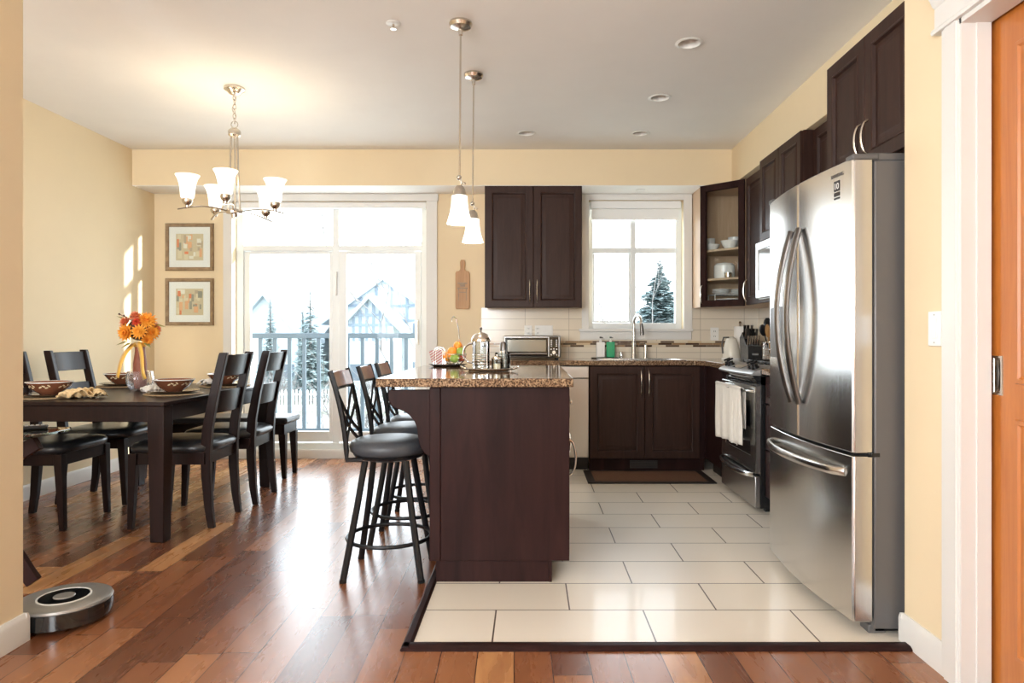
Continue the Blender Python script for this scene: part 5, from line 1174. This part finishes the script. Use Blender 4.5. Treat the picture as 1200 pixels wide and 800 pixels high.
def conifer(x, y, h, r, label, n=900, seed=1, base=GZ):
    rnd = random.Random(seed); t = thing('conifer_tree', label, 'tree', (x, y, base)); b = MB()
    MB().tube([(x, y, base), (x, y, base+h*.97)], [.14+r*.03, .02], 8).build('trunk', 'bark', t)
    for k in range(n):
        q = rnd.random()**.75; z = base+h*(.06+.94*(1-q)) if False else base+h*(1-q*.94); R = r*(q**.85)*(.75+.35*math.sin(q*40)**2)*rnd.uniform(.75, 1.1); a = rnd.random()*2*PI
        d = Vector((math.cos(a), math.sin(a), 0)); s_ = Vector((-d.y, d.x, 0)); p0 = Vector((x, y, z)); L_ = max(R, .12)
        for j in range(3):
            st_ = .25+.25*j; c_ = p0+d*L_*st_+Vector((0, 0, -.22*L_*st_)); ln = L_*.42; w_ = L_*.10+.03
            tip = c_+d*ln+Vector((0, 0, -.12*ln+rnd.uniform(-.08, .1)*L_)); b.add([c_, c_+d*ln*.55+s_*w_*rnd.uniform(.8, 1.6)-Vector((0, 0, .05*L_)), tip, c_+d*ln*.5-s_*w_*rnd.uniform(.8, 1.6)-Vector((0, 0, .05*L_))], [(0, 1, 2), (0, 2, 3)])
    b.build('needle_foliage', 'conifer', t, smooth=False)
conifer(4.95, 26, 7.05, 2.5, 'tall conifer in the right pane of the kitchen window', 5200, 3)
conifer(-16.5, 43.4, 6.9, 1.0, 'narrow conifer in the left pane of the patio door', 1100, 5)
conifer(-13.7, 42.6, 7.3, 1.3, 'wider conifer just left of the patio door mullion', 1300, 6)
conifer(-15.1, 45.4, 7.1, .7, 'conifer directly behind the narrow left one', 900, 8)
def shrub(x, y, h, r, label, seed, n=26, name='bare_shrub', base=GZ, th=.02):
    rnd = random.Random(seed); t = thing(name, label, 'shrub' if name == 'bare_shrub' else 'tree', (x, y, base)); b = MB()
    def br(p, d, L_, th_, dep):
        pts = [p]; q = p; dd = d.copy()
        for k in range(4):
            dd = (dd+Vector((rnd.uniform(-.25, .25), rnd.uniform(-.25, .25), rnd.uniform(-.12, .16)))).normalized(); q = q+dd*L_/4; pts.append(q)
        b.tube(pts, [th_*(1-.18*k) for k in range(5)], 3)
        if dep:
            for k in range(3 if dep > 1 else 4):
                i = rnd.randint(1, 4); nd_ = (dd+Vector((rnd.uniform(-.9, .9), rnd.uniform(-.9, .9), rnd.uniform(-.3, .6)))).normalized(); br(pts[i], nd_, L_*.6, th_*.6, dep-1)
    for k in range(n):
        a = rnd.random()*2*PI; p = Vector((x+r*.4*rnd.uniform(-1, 1), y+r*.3*rnd.uniform(-1, 1), base)); le = .12 if name == 'bare_tree' else .45; d = Vector((math.cos(a)*le, math.sin(a)*le, 1)).normalized(); br(p, d, h*.62*rnd.uniform(.7, 1.1), th, 3 if name == 'bare_tree' else 2)
    b.build('branches', 'bark', t)
k = 0
for x, y, h, r, lb in ((-7.6, 17, 3.5, 1.2, 'bare winter shrub behind the left half of the balcony railing'), (-4.4, 14, 3.3, 1.0, 'bare winter shrub seen below the middle of the patio door'), (-5.0, 20.5, 3.5, 1.2, 'bare winter shrub behind the bar stools, beyond the railing'),
    (-9.0, 40.0, 3.0, 1.6, 'bare bush behind the picket fence below the gable house'), (-14.9, 40.0, 2.6, 1.6, 'bare bush behind the picket fence, middle of the left pane'), (-19.6, 40.0, 2.6, 1.6, 'bare bush behind the picket fence at the far left')):
    k += 1; shrub(x, y, h, r, lb, 20+k, 20, th=.02 if y < 20 else .035)
shrub(-2.3, 17.5, 9.0, .3, 'bare branching tree at the right edge of the patio door', 41, 4, 'bare_tree', th=.035)
shrub(2.3, 18, 8.2, .5, 'bare branching tree in the left pane of the kitchen window', 43, 5, 'bare_tree', th=.028)
shrub(3.3, 14, 4.0, .8, 'bare shrub in front of the conifer in the kitchen window', 44, 12, th=.025)
